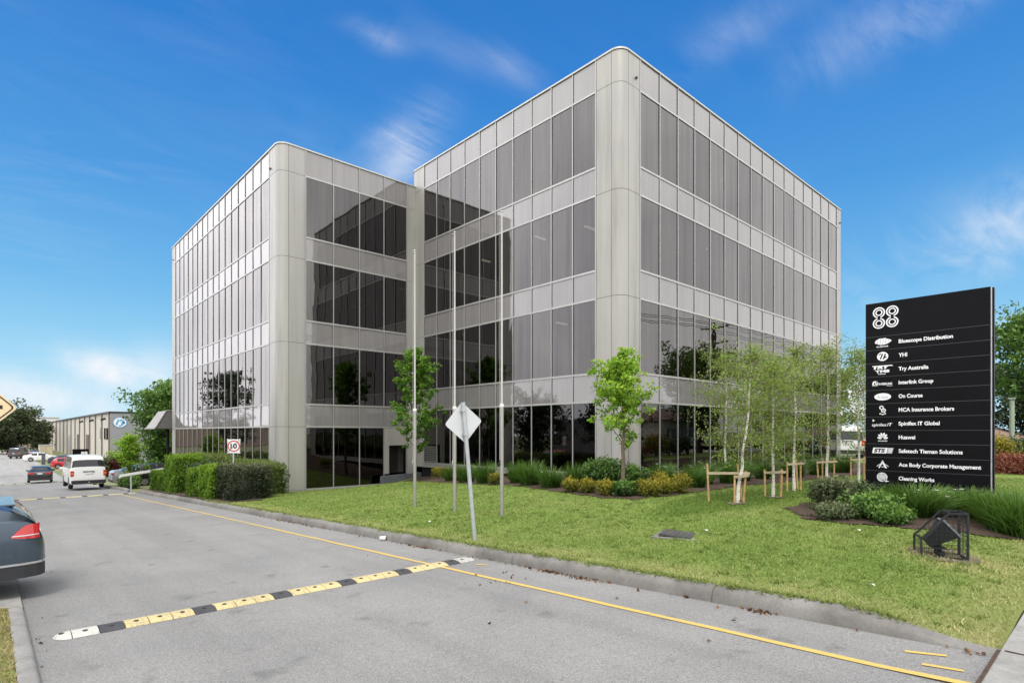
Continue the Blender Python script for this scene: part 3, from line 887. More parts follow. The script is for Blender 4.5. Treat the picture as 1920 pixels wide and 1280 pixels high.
def tree(name, label, loc, h, base, width, nl, nleaf, lsize, lmat, bmat, seed, r0, cat='tree', group=None, lean=(0, 0), up=(30, 60),
         cl=.24, droop=.3, limb_r=.35, aspect=.55, wob=.03, tone_shift=0.0, inner=.45, leader=True, trunk_n=8, curve=0.0, limb_mat=None):
    """tapered trunk, limbs and a crown of many small leaves gathered along the limbs.
    width(t) = reach of the crown at relative height t"""
    r = random.Random(seed)
    root = empty(name, loc, r.uniform(0, 6.28), label, cat, group)
    root.rotation_euler = (0, 0, 0)
    top = h * .97
    nseg = 9; pts = []; rad = []
    for i in range(nseg + 1):
        t = i / nseg
        pts.append(Vector((lean[0] * t * top + curve * math.sin(t * PI) + r.uniform(-1, 1) * wob * h * .3 * (t > .1), lean[1] * t * top + r.uniform(-1, 1) * wob * h * .3 * (t > .1), top * t - (.06 if i == 0 else 0))))
        rad.append(r0 * (1.25 if i == 0 else 1) * (1 - t) ** .8 + .004)
    mb = MB(); mb.tube(pts, rad, trunk_n); lb_ = MB()
    def at(t):
        u = t * nseg; i = min(int(u), nseg - 1); return pts[i].lerp(pts[i + 1], u - i)
    cents = []; wts = []
    for i in range(nl):
        q = (i + r.random()) / nl
        t = base + (0.96 - base) * q ** .9
        a = i * 2.39996 + r.uniform(-.5, .5)
        el = R(r.uniform(*up)); ln = max(.12, width((t - base) / (1 - base)) * r.uniform(.72, 1.12))
        p0 = at(t); d = Vector((math.cos(a) * math.cos(el), math.sin(a) * math.cos(el), math.sin(el)))
        lp = [p0]
        ns = 5
        for s in range(1, ns + 1):
            d2 = (d + Vector((r.uniform(-.3, .3), r.uniform(-.3, .3), r.uniform(-.15, .3) - droop * .5 * s / ns))).normalized()
            lp.append(lp[-1] + d2 * ln / ns / max(.45, math.cos(el)))
        rr = max(.006, r0 * (1 - t) ** .7 * limb_r)
        (lb_ if limb_mat else mb).tube(lp, [rr * (1 - .8 * s / ns) for s in range(ns + 1)], 5)
        for s in range(1, ns + 1):
            if s / ns < inner and r.random() < .6: continue
            cents.append(lp[s]); wts.append(1.0)
            if r.random() < .8:
                k = lp[s] + Vector((r.gauss(0, 1), r.gauss(0, 1), r.gauss(0, .7))) * cl * .9
                (lb_ if limb_mat else mb).tube([lp[s], k], [.006, .003], 4, False)
                cents.append(k); wts.append(.9)
    if leader:
        for t in np.linspace(max(base, .75), 1, 5): cents.append(at(min(t, .999))); wts.append(.7)
    mb.build('trunk', bmat, root, 60)
    if limb_mat: lb_.build('branches', limb_mat, root, 60)
    Cc = np.array([tuple(c) for c in cents]); W = np.array(wts) / sum(wts)
    k = rng.choice(len(Cc), nleaf, p=W)
    ctone = rng.uniform(-.2, .2, len(Cc))
    cr = cl * rng.uniform(.65, 1.25, len(Cc))
    off = in_ball(nleaf, .45) * cr[k][:, None]
    off[:, 2] *= .8
    P_ = Cc[k] + off
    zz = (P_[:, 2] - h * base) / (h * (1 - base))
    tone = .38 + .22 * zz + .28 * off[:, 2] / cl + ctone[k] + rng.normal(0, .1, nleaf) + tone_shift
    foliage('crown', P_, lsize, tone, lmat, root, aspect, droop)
    return root

pear_w = lambda w: (lambda t: w * (1.0 - .95 * t ** 1.25) * (.7 + .3 * min(1, t * 5)))
def zg(x, y): return gz(x, y)
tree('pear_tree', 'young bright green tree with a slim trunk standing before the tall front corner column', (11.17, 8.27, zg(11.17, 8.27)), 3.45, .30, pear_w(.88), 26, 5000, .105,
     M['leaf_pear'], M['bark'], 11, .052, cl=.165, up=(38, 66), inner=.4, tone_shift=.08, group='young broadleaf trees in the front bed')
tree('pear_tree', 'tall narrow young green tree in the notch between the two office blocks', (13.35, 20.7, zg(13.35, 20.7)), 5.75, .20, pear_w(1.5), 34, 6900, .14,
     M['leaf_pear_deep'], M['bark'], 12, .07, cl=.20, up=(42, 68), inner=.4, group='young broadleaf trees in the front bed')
# birches in a staked row
birch_w = lambda w: (lambda t: w * (.55 + .6 * math.sin(PI * min(1, t * 1.1)) - .45 * t))
rowb = [(11.35, 5.52, 3.35, (.13, -.05), 'first and nearest birch of the staked row, its white trunk leaning right'),
        (12.89, 5.45, 3.15, (.0, .0), 'slender birch second in the staked row, between two close stakes'),
        (14.75, 5.72, 3.75, (.02, 0), 'straight white birch third in the staked row along the lawn'),
        (16.79, 5.66, 4.0, (.03, .0), 'fourth birch of the row with a pale trunk in front of the far office corner'),
        (18.6, 5.42, 4.1, (.0, .0), 'fifth birch of the row, seen between office and black sign'),
        (21.2, 5.5, 4.1, (.0, .02), 'farthest birch of the row, just left of the black sign')]
for i, (x, y, h, ln, lb) in enumerate(rowb):
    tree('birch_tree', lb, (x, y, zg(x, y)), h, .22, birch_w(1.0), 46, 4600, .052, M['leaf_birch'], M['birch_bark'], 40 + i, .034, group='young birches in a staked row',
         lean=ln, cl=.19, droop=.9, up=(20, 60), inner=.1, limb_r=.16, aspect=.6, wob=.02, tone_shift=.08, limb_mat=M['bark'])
# extra birches at the back of the row, nearer the facade
for i, (x, y, h, lb) in enumerate([(15.9, 8.1, 3.9, 'birch with no stakes close to the glass behind the first staked birches'), (19.6, 8.3, 4.2, 'birch with no stakes close to the glass near the far office corner')]):
    tree('birch_tree', lb, (x, y, zg(x, y)), h, .22, birch_w(1.1), 44, 4600, .054, M['leaf_birch'], M['birch_bark'], 60 + i, .036, group='young birches in a staked row',
         cl=.2, droop=.9, up=(20, 60), inner=.1, limb_r=.16, aspect=.6, wob=.02, tone_shift=-.02, limb_mat=M['bark'])

# stakes: every tree guard is a thing, its stakes and tie bars are parts
def stake_frame(loc, stakes, bars, label):
    b = empty('tree_stake_frame', (loc[0], loc[1], zg(*loc)), 0, label, 'tree stakes', 'timber stake frames round the birches')
    tops = []
    for (dx, dy, h, lx, ly) in stakes:
        mb = MB(); mb.bar((dx, dy, -.1), (dx + lx, dy + ly, h), .030); mb.build('stake', M['timber'], b); tops.append((dx, dy, h, lx, ly))
    for (i, j, hz) in bars:
        p = tops[i]; q = tops[j]
        A = Vector((p[0] + p[3] * hz / p[2], p[1] + p[4] * hz / p[2], hz)); B = Vector((q[0] + q[3] * hz / q[2], q[1] + q[4] * hz / q[2], hz + .015))
        d = (B - A).normalized() * .05
        mb = MB(); mb.bar(A - d + Vector((0, -.034, 0)), B + d + Vector((0, -.034, 0)), .022, .05); mb.build('tie_bar', M['timber_grey'], b)
def sf(px_pairs): pass
# directions across the view so that the frames read as pairs: e = right, q = away
er = Vector((CS, -SN, 0)); fw = Vector((SN, CS, 0))
def RW(a, b): v = er * a + fw * b; return v.x, v.y
def stk(a, b, h, lean=(0, 0)):
    x, y = RW(a, b); lx, ly = RW(*lean); return (x, y, h, lx, ly)
stake_frame((11.35, 5.52), [stk(-.50, .25, .80, (-.04, 0)), stk(-.10, -.10, .58), stk(.12, .02, .66, (.06, 0)), stk(.27, .42, .78, (-.10, .02))], [(0, 2, .60), (1, 2, .55)],
            'four leaning timber stakes with a cross bar around the nearest birch')
stake_frame((12.89, 5.45), [stk(-.15, .05, .62, (-.02, 0)), stk(.16, -.02, .63, (.03, 0)), stk(.19, .05, .60)], [(0, 1, .55)], 'close pair of orange timber stakes with a short bar at the second birch')
stake_frame((14.75, 5.72), [stk(-.22, -.1, .72), stk(.16, 0, .72), stk(.24, .3, .85, (-.05, 0))], [(0, 1, .66)], 'timber stakes and tie bar round the third birch of the row')
stake_frame((16.79, 5.66), [stk(-.26, -.1, .66, (-.06, 0)), stk(.20, 0, .74), stk(.10, .4, .74)], [(0, 1, .64)], 'splayed timber stakes and pale tie bar at the fourth birch')
stake_frame((18.6, 5.42), [stk(-.22, .0, .74), stk(.16, 0, .74)], [(0, 1, .66)], 'upright pair of timber stakes at the fifth birch left of the sign')
stake_frame((21.2, 5.5), [stk(-.24, .0, .74), stk(.1, 0, .74)], [(0, 1, .66)], 'farthest pair of timber stakes beside the edge of the black sign')

# rounded shrubs
def bush(name, label, loc, rx, ry, h, n, lsize, mat, cat='shrub', group=None, seed=0, top=.0, lump=.22, aspect=.6, tone=0.0, droop=-.2, rz=0):
    """leafy mound: shell of leaves over several lumps, dark inside"""
    r = random.Random(seed)
    lumps = [(Vector((0, 0, h * .48)), 1.0)]
    for i in range(9):
        a = r.uniform(0, 6.28); q = r.uniform(.25, .62)
        lumps.append((Vector((math.cos(a) * rx * q, math.sin(a) * ry * q, h * r.uniform(.25, .72))), r.uniform(.42, .62)))
    parts = []; tn = []
    per = n // (len(lumps) + 2)
    for li, (c, s) in enumerate(lumps):
        m_ = per * (3 if li == 0 else 1)
        v = unit(rng.normal(size=(m_, 3))); v *= (1 - .55 * rng.random(m_) ** 2)[:, None]
        rad = np.array([rx * s, ry * s, h * .52 * (s if li else 1)])
        w_ = 1 + lump * np.sin(v[:, 0] * 7 + li) * np.sin(v[:, 1] * 6 + li * 2) + rng.normal(0, .05, m_)
        p = v * rad * w_[:, None] + np.array(tuple(c))
        depth = np.linalg.norm(v, axis=1)
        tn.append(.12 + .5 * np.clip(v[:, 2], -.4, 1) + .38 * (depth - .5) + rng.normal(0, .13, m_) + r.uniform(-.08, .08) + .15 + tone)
        parts.append(p)
    P_ = np.concatenate(parts); T = np.concatenate(tn)
    k = P_[:, 2] > .0
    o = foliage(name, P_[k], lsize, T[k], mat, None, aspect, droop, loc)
    o.rotation_euler = (0, 0, rz)
    return tag(o, label, cat, group)

def dense(o_loc, name, label, rx, ry, h, mat, n, ls, group=None, seed=0, tone=0.0, cat='shrub'):
    return bush(name, label, o_loc, rx, ry, h, n, ls, mat, cat, group, seed, tone=tone, lump=.42 if name == 'mixed_shrub' else .28)

golds = [(13.2, 18.6, .42, .58, 'golden shrub at the foot of the tall tree, farthest left in the front bed'), (10.95, 12.65, .27, .42, 'small golden green shrub between strappy clumps behind the third flagpole'),
         (10.62, 9.45, .22, .42, 'yellow shrub just left of the front corner column shrubs, left one of a pair'), (10.75, 9.0, .25, .42, 'yellow shrub just left of the big dark shrub, right one of a pair'),
         (10.62, 8.35, .27, .42, 'compact golden shrub at the front edge below the dark green shrub'), (11.15, 7.72, .24, .40, 'dull gold shrub right behind the young tree trunk'),
         (11.05, 7.42, .27, .46, 'golden shrub at the bed edge right of the young tree trunk'), (12.3, 8.0, .30, .56, 'yellow shrub behind the others close to the corner column'),
         (11.6, 7.42, .29, .48, 'round golden shrub, second from the right in the front bed'), (12.1, 7.28, .34, .55, 'largest round golden shrub, at the right end of the front bed')]
for i, (x, y, r_, h, lb) in enumerate(golds):
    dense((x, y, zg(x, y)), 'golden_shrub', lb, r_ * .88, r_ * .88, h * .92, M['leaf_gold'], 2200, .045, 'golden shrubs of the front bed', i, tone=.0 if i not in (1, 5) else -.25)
for i, (x, y, rx, ry, h, lb) in enumerate([(11.45, 9.0, .62, .55, .82, 'big dark green leafy shrub below the front corner column, left of the young tree'), (11.75, 8.35, .42, .4, .62, 'lower dark green shrub right behind the young tree trunk'),
                                       (10.9, 8.0, .35, .28, .34, 'low green shrub around the foot of the young front tree')]):
    dense((x, y, zg(x, y)), 'green_shrub', lb, rx, ry, h, M['leaf_mid'], 5200, .075, 'dark green shrubs of the front bed', 20 + i, tone=-.12)

# strappy clumps
def strap_clump(name, label, loc, r_, h, n, w_, seed, flowers=0, group=None, tone=0.0, spread=1.0):
    root = empty(name, loc, 0, label, 'grassy plant', group)
    rr = np.random.default_rng(seed)
    az = rr.uniform(0, 2 * PI, n); sp = rr.random(n) ** .6
    bx, by = np.cos(az) * r_ * .45 * sp, np.sin(az) * r_ * .45 * sp
    L_ = h * rr.uniform(.5, 1.32, n); out = r_ * (.12 + .9 * rr.random(n) ** 1.4) * spread
    a2 = az + rr.normal(0, .5, n)
    S_ = 5; V = np.empty((n, S_, 2, 3)); T = np.empty((n, S_, 2))
    for s in range(S_):
        t = s / (S_ - 1)
        cx = bx + np.cos(a2) * out * t ** 1.7; cyy = by + np.sin(a2) * out * t ** 1.7
        cz = L_ * (t - .22 * t ** 3 * (out / r_)); wd = w_ * (1 - t ** 2 * .92) * .5
        sx, sy = -np.sin(a2 + .8) * wd, np.cos(a2 + .8) * wd
        V[:, s, 0] = np.stack([cx - sx, cyy - sy, cz], 1); V[:, s, 1] = np.stack([cx + sx, cyy + sy, cz], 1)
        T[:, s] = (np.clip(.06 + .66 * t + rr.normal(0, .2, n) + tone, 0, 1))[:, None]
    b = np.arange(n)[:, None, None] * (S_ * 2) + (np.arange(S_ - 1) * 2)[None, :, None] + np.array([0, 1, 3, 2])[None, None, :]
    npmesh('leaves', V.reshape(-1, 3), b.reshape(-1, 4), T.ravel(), M['leaf_strap'], root)
    if flowers:
        for i in range(flowers):
            a = rr.uniform(0, 6.28); q = rr.uniform(.1, .8) * r_
            p = Vector((math.cos(a) * q, math.sin(a) * q, h * rr.uniform(.78, 1.12)))
            mb = MB()
            mb.tube([(p.x * .5, p.y * .5, .1), p], .003, 3, False)
            f = mb.build('flower_stalk', M['leaf_strap'], root)
            mb = MB(); k = 6; R_ = .038
            for j in range(k):
                t0 = 2 * PI * j / k
                u = Vector((math.cos(t0), math.sin(t0), .25)); s = Vector((-math.sin(t0), math.cos(t0), 0))
                mb.quad(p, p + u * R_ * .6 - s * R_ * .4, p + u * R_, p + u * R_ * .6 + s * R_ * .4)
            mb.build('flower', M['petal'], root)
    return root
gS = 'strappy leaved clumps in the beds'
clumps = [(12.05, 16.3, .5, .62, 1, 'strappy clump with one white flower next to the leftmost golden shrub'), (11.6, 14.9, .5, .68, 0, 'strappy green clump behind the leaning sign post'),
          (11.35, 13.6, .55, .72, 0, 'dense strappy clump between the post and the third flagpole'), (11.45, 12.3, .4, .66, 0, 'strappy clump directly behind the third flagpole'),
          (11.1, 11.4, .55, .74, 0, 'strappy clump first right of the third flagpole'), (11.0, 10.5, .5, .6, 2, 'strappy clump with two white flowers left of the yellow pair of shrubs'),
          (11.5, 10.0, .5, .66, 0, 'strappy clump close to the glass behind the yellow pair of shrubs'),
          (13.4, 8.6, .5, .66, 3, 'flowering strappy clump behind the largest golden shrub'), (13.6, 7.75, .5, .62, 3, 'strappy clump just right of the largest golden shrub'),
          (14.6, 8.1, .55, .72, 4, 'flowering strappy clump behind the four stakes, left one'), (15.4, 7.7, .55, .7, 3, 'flowering strappy clump behind the four stakes, right one'),
          (16.4, 7.9, .55, .72, 2, 'strappy clump behind the second birch with two flowers'), (17.6, 7.7, .55, .72, 2, 'strappy clump behind the third birch'),
          (19.0, 7.4, .6, .74, 2, 'strappy clump behind the fourth birch'), (20.6, 7.2, .6, .74, 2, 'strappy clump behind the fifth birch'), (22.4, 7.1, .6, .74, 1, 'farthest strappy clump of the facade bed')]
for i, (x, y, r_, h, fl, lb) in enumerate(clumps):
    strap_clump('strappy_clump', lb, (x, y, zg(x, y)), r_, h * .84, 520, .022, 100 + i, fl, gS, tone=-.02)
# around the black sign
strap_clump('strappy_clump', 'large strappy clump with white flowers in front of the middle of the black sign', (11.75, 2.55, zg(11.75, 2.55)), .66, .49, 1300, .024, 130, 4, gS, tone=.03)
strap_clump('strappy_clump', 'lower flowering strappy clump before the right half of the black sign', (12.3, 1.95, zg(12.3, 1.95)), .5, .44, 800, .024, 131, 6, gS, tone=.06)
strap_clump('strappy_clump', 'strappy clump below the right edge of the black sign', (12.0, 1.5, zg(12, 1.5)), .5, .50, 700, .024, 132, 1, gS, tone=.1)
strap_clump('strappy_clump', 'wide strappy clump right of the black sign at the bed corner', (11.35, 1.18, zg(11.35, 1.18)), .7, .62, 1100, .024, 133, 0, gS, tone=.05)
dense((10.55, 3.42, zg(10.5, 3.4)), 'mixed_shrub', 'low dark grey green shrub at the left tip of the sign bed', .38, .34, .30, M['leaf_grey'], 3000, .05, 'shrubs before the black sign', 50, tone=.1)
dense((11.75, 3.8, zg(11.7, 3.8)), 'mixed_shrub', 'upright grey green shrub at the left end of the black sign', .46, .42, .60, M['leaf_grey'], 5200, .06, 'shrubs before the black sign', 51, tone=.05)
dense((11.0, 3.0, zg(11, 3.0)), 'mixed_shrub', 'leafy mid green shrub with larger leaves below the left half of the black sign', .46, .38, .46, M['leaf_mid'], 5200, .075, 'shrubs before the black sign', 52, tone=.05)
dense((10.62, 2.62, zg(10.6, 2.6)), 'mixed_shrub', 'low bright green shrub at the front edge of the sign bed', .30, .26, .33, M['leaf_mid'], 3000, .07, 'shrubs before the black sign', 53, tone=.15)
dense((12.6, 3.6, zg(12.6, 3.6)), 'mixed_shrub', 'dark shrub tucked against the base of the black sign', .5, .45, .5, M['leaf_dark'], 3200, .06, 'shrubs before the black sign', 54)

# clipped hedges left of the wing
def hedge(name, label, x0, x1, y0, y1, h, n, ls, mats, seed, round_=.18, tone=0.0, group='clipped hedges between kerb and office wing', strand=0.0):
    rr = np.random.default_rng(seed)
    cx, cy = (x0 + x1) / 2, (y0 + y1) / 2; zb = min(zg(x0, cy), zg(x1, cy)) - .05
    hx, hy = (x1 - x0) / 2, (y1 - y0) / 2
    m_ = n
    f = rr.random(m_); A = np.array([hx * hy * 4, 2 * hx * h * 2, 2 * hy * h * 2]); A = A / A.sum()
    P_ = np.empty((m_, 3)); nz = np.zeros(m_)
    u, v = rr.uniform(-1, 1, m_), rr.uniform(-1, 1, m_); sgn = np.where(rr.random(m_) < .5, -1, 1)
    topm = f < A[0]; sm = (f >= A[0]) & (f < A[0] + A[1]); em = f >= A[0] + A[1]
    P_[topm] = np.stack([u * hx, v * hy, np.full(m_, h)], 1)[topm]; nz[topm] = 1
    P_[sm] = np.stack([u * hx, sgn * hy, (v + 1) / 2 * h], 1)[sm]
    P_[em] = np.stack([sgn * hx, v * hy, (u + 1) / 2 * h], 1)[em]
    # round the top edges
    q = np.abs(P_[:, :2]) / np.array([hx, hy]); edge = np.max(q, 1)
    P_[:, 2] -= round_ * np.where(nz > 0, np.clip((edge - .6) / .4, 0, 1) ** 2, 0)
    high = np.clip((P_[:, 2] / h - .75) / .25, 0, 1) ** 2
    P_[:, :2] *= (1 - (high * (nz == 0) * round_ * .5))[:, None]
    lump = .06 * np.sin(P_[:, 0] * 5 + P_[:, 1] * 4 + seed) + .05 * np.sin(P_[:, 2] * 9 + P_[:, 1] * 6)
    P_ += unit(P_ - np.array([0, 0, h * .4])) * (lump + rr.normal(0, .045, m_))[:, None]
    inner = rr.random(m_) < .25
    P_[inner] *= np.array([.9, .9, .95])
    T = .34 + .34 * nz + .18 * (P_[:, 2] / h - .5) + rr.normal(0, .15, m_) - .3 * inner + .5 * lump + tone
    cor = np.array([0., 0, 0])
    V, F = leaf_quads(P_, ls, .5, -.3 if strand == 0 else -1.6)
    # opaque twiggy heart
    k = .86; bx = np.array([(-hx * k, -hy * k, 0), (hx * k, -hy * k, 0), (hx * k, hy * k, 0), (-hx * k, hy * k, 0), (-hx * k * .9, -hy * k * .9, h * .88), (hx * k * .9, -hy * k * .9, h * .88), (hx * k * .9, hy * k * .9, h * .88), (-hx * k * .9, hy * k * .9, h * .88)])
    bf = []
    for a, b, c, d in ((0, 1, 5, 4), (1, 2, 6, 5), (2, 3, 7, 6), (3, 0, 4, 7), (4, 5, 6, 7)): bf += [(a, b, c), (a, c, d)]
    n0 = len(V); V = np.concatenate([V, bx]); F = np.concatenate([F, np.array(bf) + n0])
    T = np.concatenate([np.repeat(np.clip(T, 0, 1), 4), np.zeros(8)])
    o = npmesh(name, V, F, T, mats, None, (cx, cy, zb))
    return tag(o, label, 'hedge', group)
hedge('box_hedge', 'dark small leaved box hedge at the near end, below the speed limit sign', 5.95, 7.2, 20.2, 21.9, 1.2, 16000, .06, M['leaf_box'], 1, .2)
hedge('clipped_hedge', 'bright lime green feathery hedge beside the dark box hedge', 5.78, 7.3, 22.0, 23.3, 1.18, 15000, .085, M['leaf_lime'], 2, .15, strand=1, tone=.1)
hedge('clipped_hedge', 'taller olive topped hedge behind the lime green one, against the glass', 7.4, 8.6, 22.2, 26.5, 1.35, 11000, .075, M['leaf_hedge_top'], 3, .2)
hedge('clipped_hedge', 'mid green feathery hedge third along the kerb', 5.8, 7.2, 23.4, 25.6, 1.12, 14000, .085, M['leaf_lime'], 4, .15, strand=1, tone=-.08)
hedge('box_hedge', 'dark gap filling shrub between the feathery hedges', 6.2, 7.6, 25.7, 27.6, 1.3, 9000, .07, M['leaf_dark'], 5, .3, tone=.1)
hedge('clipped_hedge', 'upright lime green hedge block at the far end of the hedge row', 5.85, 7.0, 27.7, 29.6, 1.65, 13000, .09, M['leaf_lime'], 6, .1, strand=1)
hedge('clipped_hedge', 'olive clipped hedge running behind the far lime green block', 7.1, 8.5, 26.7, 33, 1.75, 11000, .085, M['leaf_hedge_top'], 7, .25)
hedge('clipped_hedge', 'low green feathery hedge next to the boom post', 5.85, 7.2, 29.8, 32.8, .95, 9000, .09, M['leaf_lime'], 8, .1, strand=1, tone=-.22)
dense((7.62, 22.6, zg(7.62, 22.6)), 'green_shrub', 'bright leafy shrub tucked against the rounded corner of the office wing', .30, .42, .9, M['leaf_mid'], 4200, .09, None, 70, tone=.1)
dense((6.0, 39.6, zr(39.6)), 'green_shrub', 'low round green shrub on the island beyond the boom', .5, 1.3, .95, M['leaf_mid'], 4200, .13, None, 71, tone=.1)
dense((8.6, 37.2, zr(37.2)), 'green_shrub', 'dark green shrub beside the boom post', .9, .9, 1.1, M['leaf_dark'], 2600, .12, None, 72)
dense((10.3, 74, zr(74)), 'reddish_shrub', 'brownish red hedge shrub below the beige warehouse', 1.3, 1.4, 2.5, M['leaf_red'], 5200, .18, 'tall shrubs below the warehouse', 73, tone=-.5)
dense((8.9, 74.5, zr(74)), 'grey_shrub', 'grey green tangled shrub left of the red one below the warehouse', 1.2, 1.3, 2.2, M['leaf_grey'], 4200, .26, 'tall shrubs below the warehouse', 74, tone=.1)
dense((27.0, 2.9, .12), 'red_shrub', 'red leaved hedge at the edge of the lawn right of the black sign', 1.7, 1.7, .8, M['leaf_red'], 6000, .10, None, 75, tone=.05)
dense((29.2, 3.72, .12), 'golden_shrub', 'yellow green round bush in front of the brick house', .7, .7, 1.45, M['leaf_gold'], 3600, .10, None, 76, tone=.1)
dense((32, 3.1, .12), 'green_shrub', 'dark green shrub behind the red hedge by the brick house', 1.3, 1.2, 1.5, M['leaf_dark'], 3000, .12, None, 77, tone=.1)

# trees farther off
tree('street_tree', 'small bright green tree on the island beyond the boom', (6.45, 42.5, zr(42.5)), 3.25, .22, pear_w(.72), 26, 4200, .15, M['leaf_pear'], M['bark'], 21, .07, cl=.3, up=(40, 66), tone_shift=.02)
round_w = lambda w: (lambda t: w * math.sin(PI * (.18 + .74 * t)))
tree('canopy_tree', 'big loose green tree standing behind the entrance canopy', (13.7, 66, zr(66)), 8.9, .12, round_w(2.6), 60, 20000, .34, M['leaf_mid'], M['bark'], 22, .24, cl=1.0, up=(10, 55), tone_shift=.06)
tree('canopy_tree', 'second olive green tree just behind the canopy tree, close to the wing', (15.2, 72, zr(72)), 8.2, .14, round_w(2.6), 40, 11000, .36, M['leaf_hedge_top'], M['bark'], 23, .2, cl=.9, up=(10, 55), tone_shift=-.12)
tree('dark_tree', 'large dark rounded tree at the far end of the car park', (3.2, 165, zr(165)), 9.3, .10, round_w(5.2), 80, 24000, .55, M['leaf_grey'], M['bark_dark'], 24, .45, cl=1.25, up=(0, 50), tone_shift=-.22)
tree('dark_tree', 'smaller thin dark tree right of the large one at the far end', (9.2, 185, zr(185)), 6.8, .12, round_w(2.6), 40, 7000, .5, M['leaf_grey'], M['bark_dark'], 25, .3, cl=.9, up=(0, 50), tone_shift=-.2)
tree('garden_tree', 'spreading green tree at the right edge, beside the brick house', (36.0, 2.6, .1), 6.9, .42, round_w(2.7), 46, 11000, .22, M['leaf_mid'], M['bark_dark'], 26, .18, tone_shift=.12, cl=.55, up=(5, 50))
tree('garden_tree', 'green tree far behind the birches, left of the sign', (44, 15.5, .1), 4.8, .15, round_w(2.6), 40, 8000, .28, M['leaf_hedge_top'], M['bark_dark'], 27, .2, cl=.6, up=(5, 55))
tree('garden_tree', 'low dark tree showing over the brick house roof', (52, 4.5, .1), 5.4, .2, round_w(3.4), 36, 7000, .32, M['leaf_dark'], M['bark_dark'], 28, .2, cl=.8, up=(5, 50), tone_shift=.15)
# trees along the left side and across the street, seen mirrored in the glass
for i, (x, y, h, wd, lb) in enumerate([(-4.9, 78, 12.4, 3.2, 'tall dark tree left of the car park mirrored in the wing glass'), (-7.5, 52, 5.5, 2.6, 'low tree left of the drive mirrored in the ground floor glass'),
                                       (-9, 40, 6.0, 3.0, 'bushy tree left of the parking bays mirrored in the glass'), (-9, 30, 5.2, 2.8, 'bushy tree nearest on the left, mirrored in the glass'), (-10, 64, 6.5, 3.2, 'middle tree left of the car park mirrored in the wing'),
                                       (-10.5, 20, 5.2, 2.8, 'tree left of the dark wagon mirrored in the main block')]):
    tree('parking_tree', lb, (x, y, zr(y)), h, .18, round_w(wd), 34, 7000, .34, M['leaf_dark'], M['bark_dark'], 80 + i, .22, cl=.85, up=(5, 55), group='trees left of the parking bays', tone_shift=.05)
for i, (x, h, wd, lb) in enumerate([(46, 5.2, 2.6, 'street tree across the road, first from the left in the mirror image'), (60, 4.8, 2.6, 'street tree across the road, second in the mirror image'),
                                    (80, 6.2, 3.4, 'street tree across the road, third in the mirror image'), (104, 7.2, 4.0, 'street tree across the road, farthest in the mirror image')]):
    tree('street_tree', lb, (x, -22, 0), h, .2, round_w(wd), 34, 6500, .4, M['leaf_dark'], M['bark_dark'], 90 + i, .25, cl=.9, up=(5, 55), group='trees across the street')

# ------------------------------------------------------------------ lettering
_tmp = bpy.data.objects
def text_mesh(s, width=None, height=None, bold=0.0, size=1.0, shear=0.0):
    """flat lettering from Blender's built-in font: x right, y up, starts at 0,0"""
    cu = bpy.data.curves.new('lettering', 'FONT'); cu.body = s; cu.size = size; cu.offset = bold; cu.shear = shear
    cu.resolution_u = 4
    o = bpy.data.objects.new('lettering', cu); COL.objects.link(o)
    dg = bpy.context.evaluated_depsgraph_get(); dg.update()
    me = bpy.data.meshes.new_from_object(o.evaluated_get(dg))
    bpy.data.objects.remove(o); bpy.data.curves.remove(cu)
    n = len(me.vertices); co = np.empty(n * 3, dtype=np.float32); me.vertices.foreach_get('co', co); co = co.reshape(-1, 3)
    co[:, :2] -= co[:, :2].min(0)
    sx = width / co[:, 0].max() if width else 1; sy = height / co[:, 1].max() if height else sx
    if not width: sx = sy
    co[:, 0] *= sx; co[:, 1] *= sy; co[:, 2] = 0
    me.vertices.foreach_set('co', co.ravel()); me.update()
    return me
def place_text(me, name, mat, parent, origin, ux, uy):
    """put a flat lettering mesh on a plane: origin + x*ux + y*uy (in the parent's space)"""
    ux = Vector(ux); uy = Vector(uy); nz = ux.cross(uy)
    Mx = Matrix(((ux.x, uy.x, nz.x, origin[0]), (ux.y, uy.y, nz.y, origin[1]), (ux.z, uy.z, nz.z, origin[2]), (0, 0, 0, 1)))
    me.transform(Mx); me.update()
    return obj_from(me, name, mat, parent)

class Flat:
    """2-D drawing helper on a plane"""
    def __init__(s, org, ux, uy):
        s.o = Vector(org); s.x = Vector(ux); s.y = Vector(uy); s.n = s.x.cross(s.y); s.mb = MB()
    def p(s, x, y, d=0): return tuple(s.o + s.x * x + s.y * y + s.n * d)
    def poly(s, pts, d=0): s.mb.add([s.p(x, y, d) for x, y in pts], [tuple(range(len(pts)))])
    def ell(s, cx, cy, rx, ry, d=0, n=28, rot=0):
        c, q = math.cos(rot), math.sin(rot)
        s.poly([(cx + rx * math.cos(a) * c - ry * math.sin(a) * q, cy + rx * math.cos(a) * q + ry * math.sin(a) * c) for a in np.linspace(0, 2 * PI, n, endpoint=False)], d)
    def ring(s, cx, cy, r0, r1, a0=0, a1=360, d=0, n=40, ky=1.0):
        A = np.linspace(R(a0), R(a1), n)
        for i in range(n - 1):
            c0, s0, c1, s1 = math.cos(A[i]), math.sin(A[i]), math.cos(A[i + 1]), math.sin(A[i + 1])
            s.poly([(cx + r0 * c0, cy + r0 * s0 * ky), (cx + r1 * c0, cy + r1 * s0 * ky), (cx + r1 * c1, cy + r1 * s1 * ky), (cx + r0 * c1, cy + r0 * s1 * ky)], d)
    def build(s, name, mat, parent): return s.mb.build(name, mat, parent)

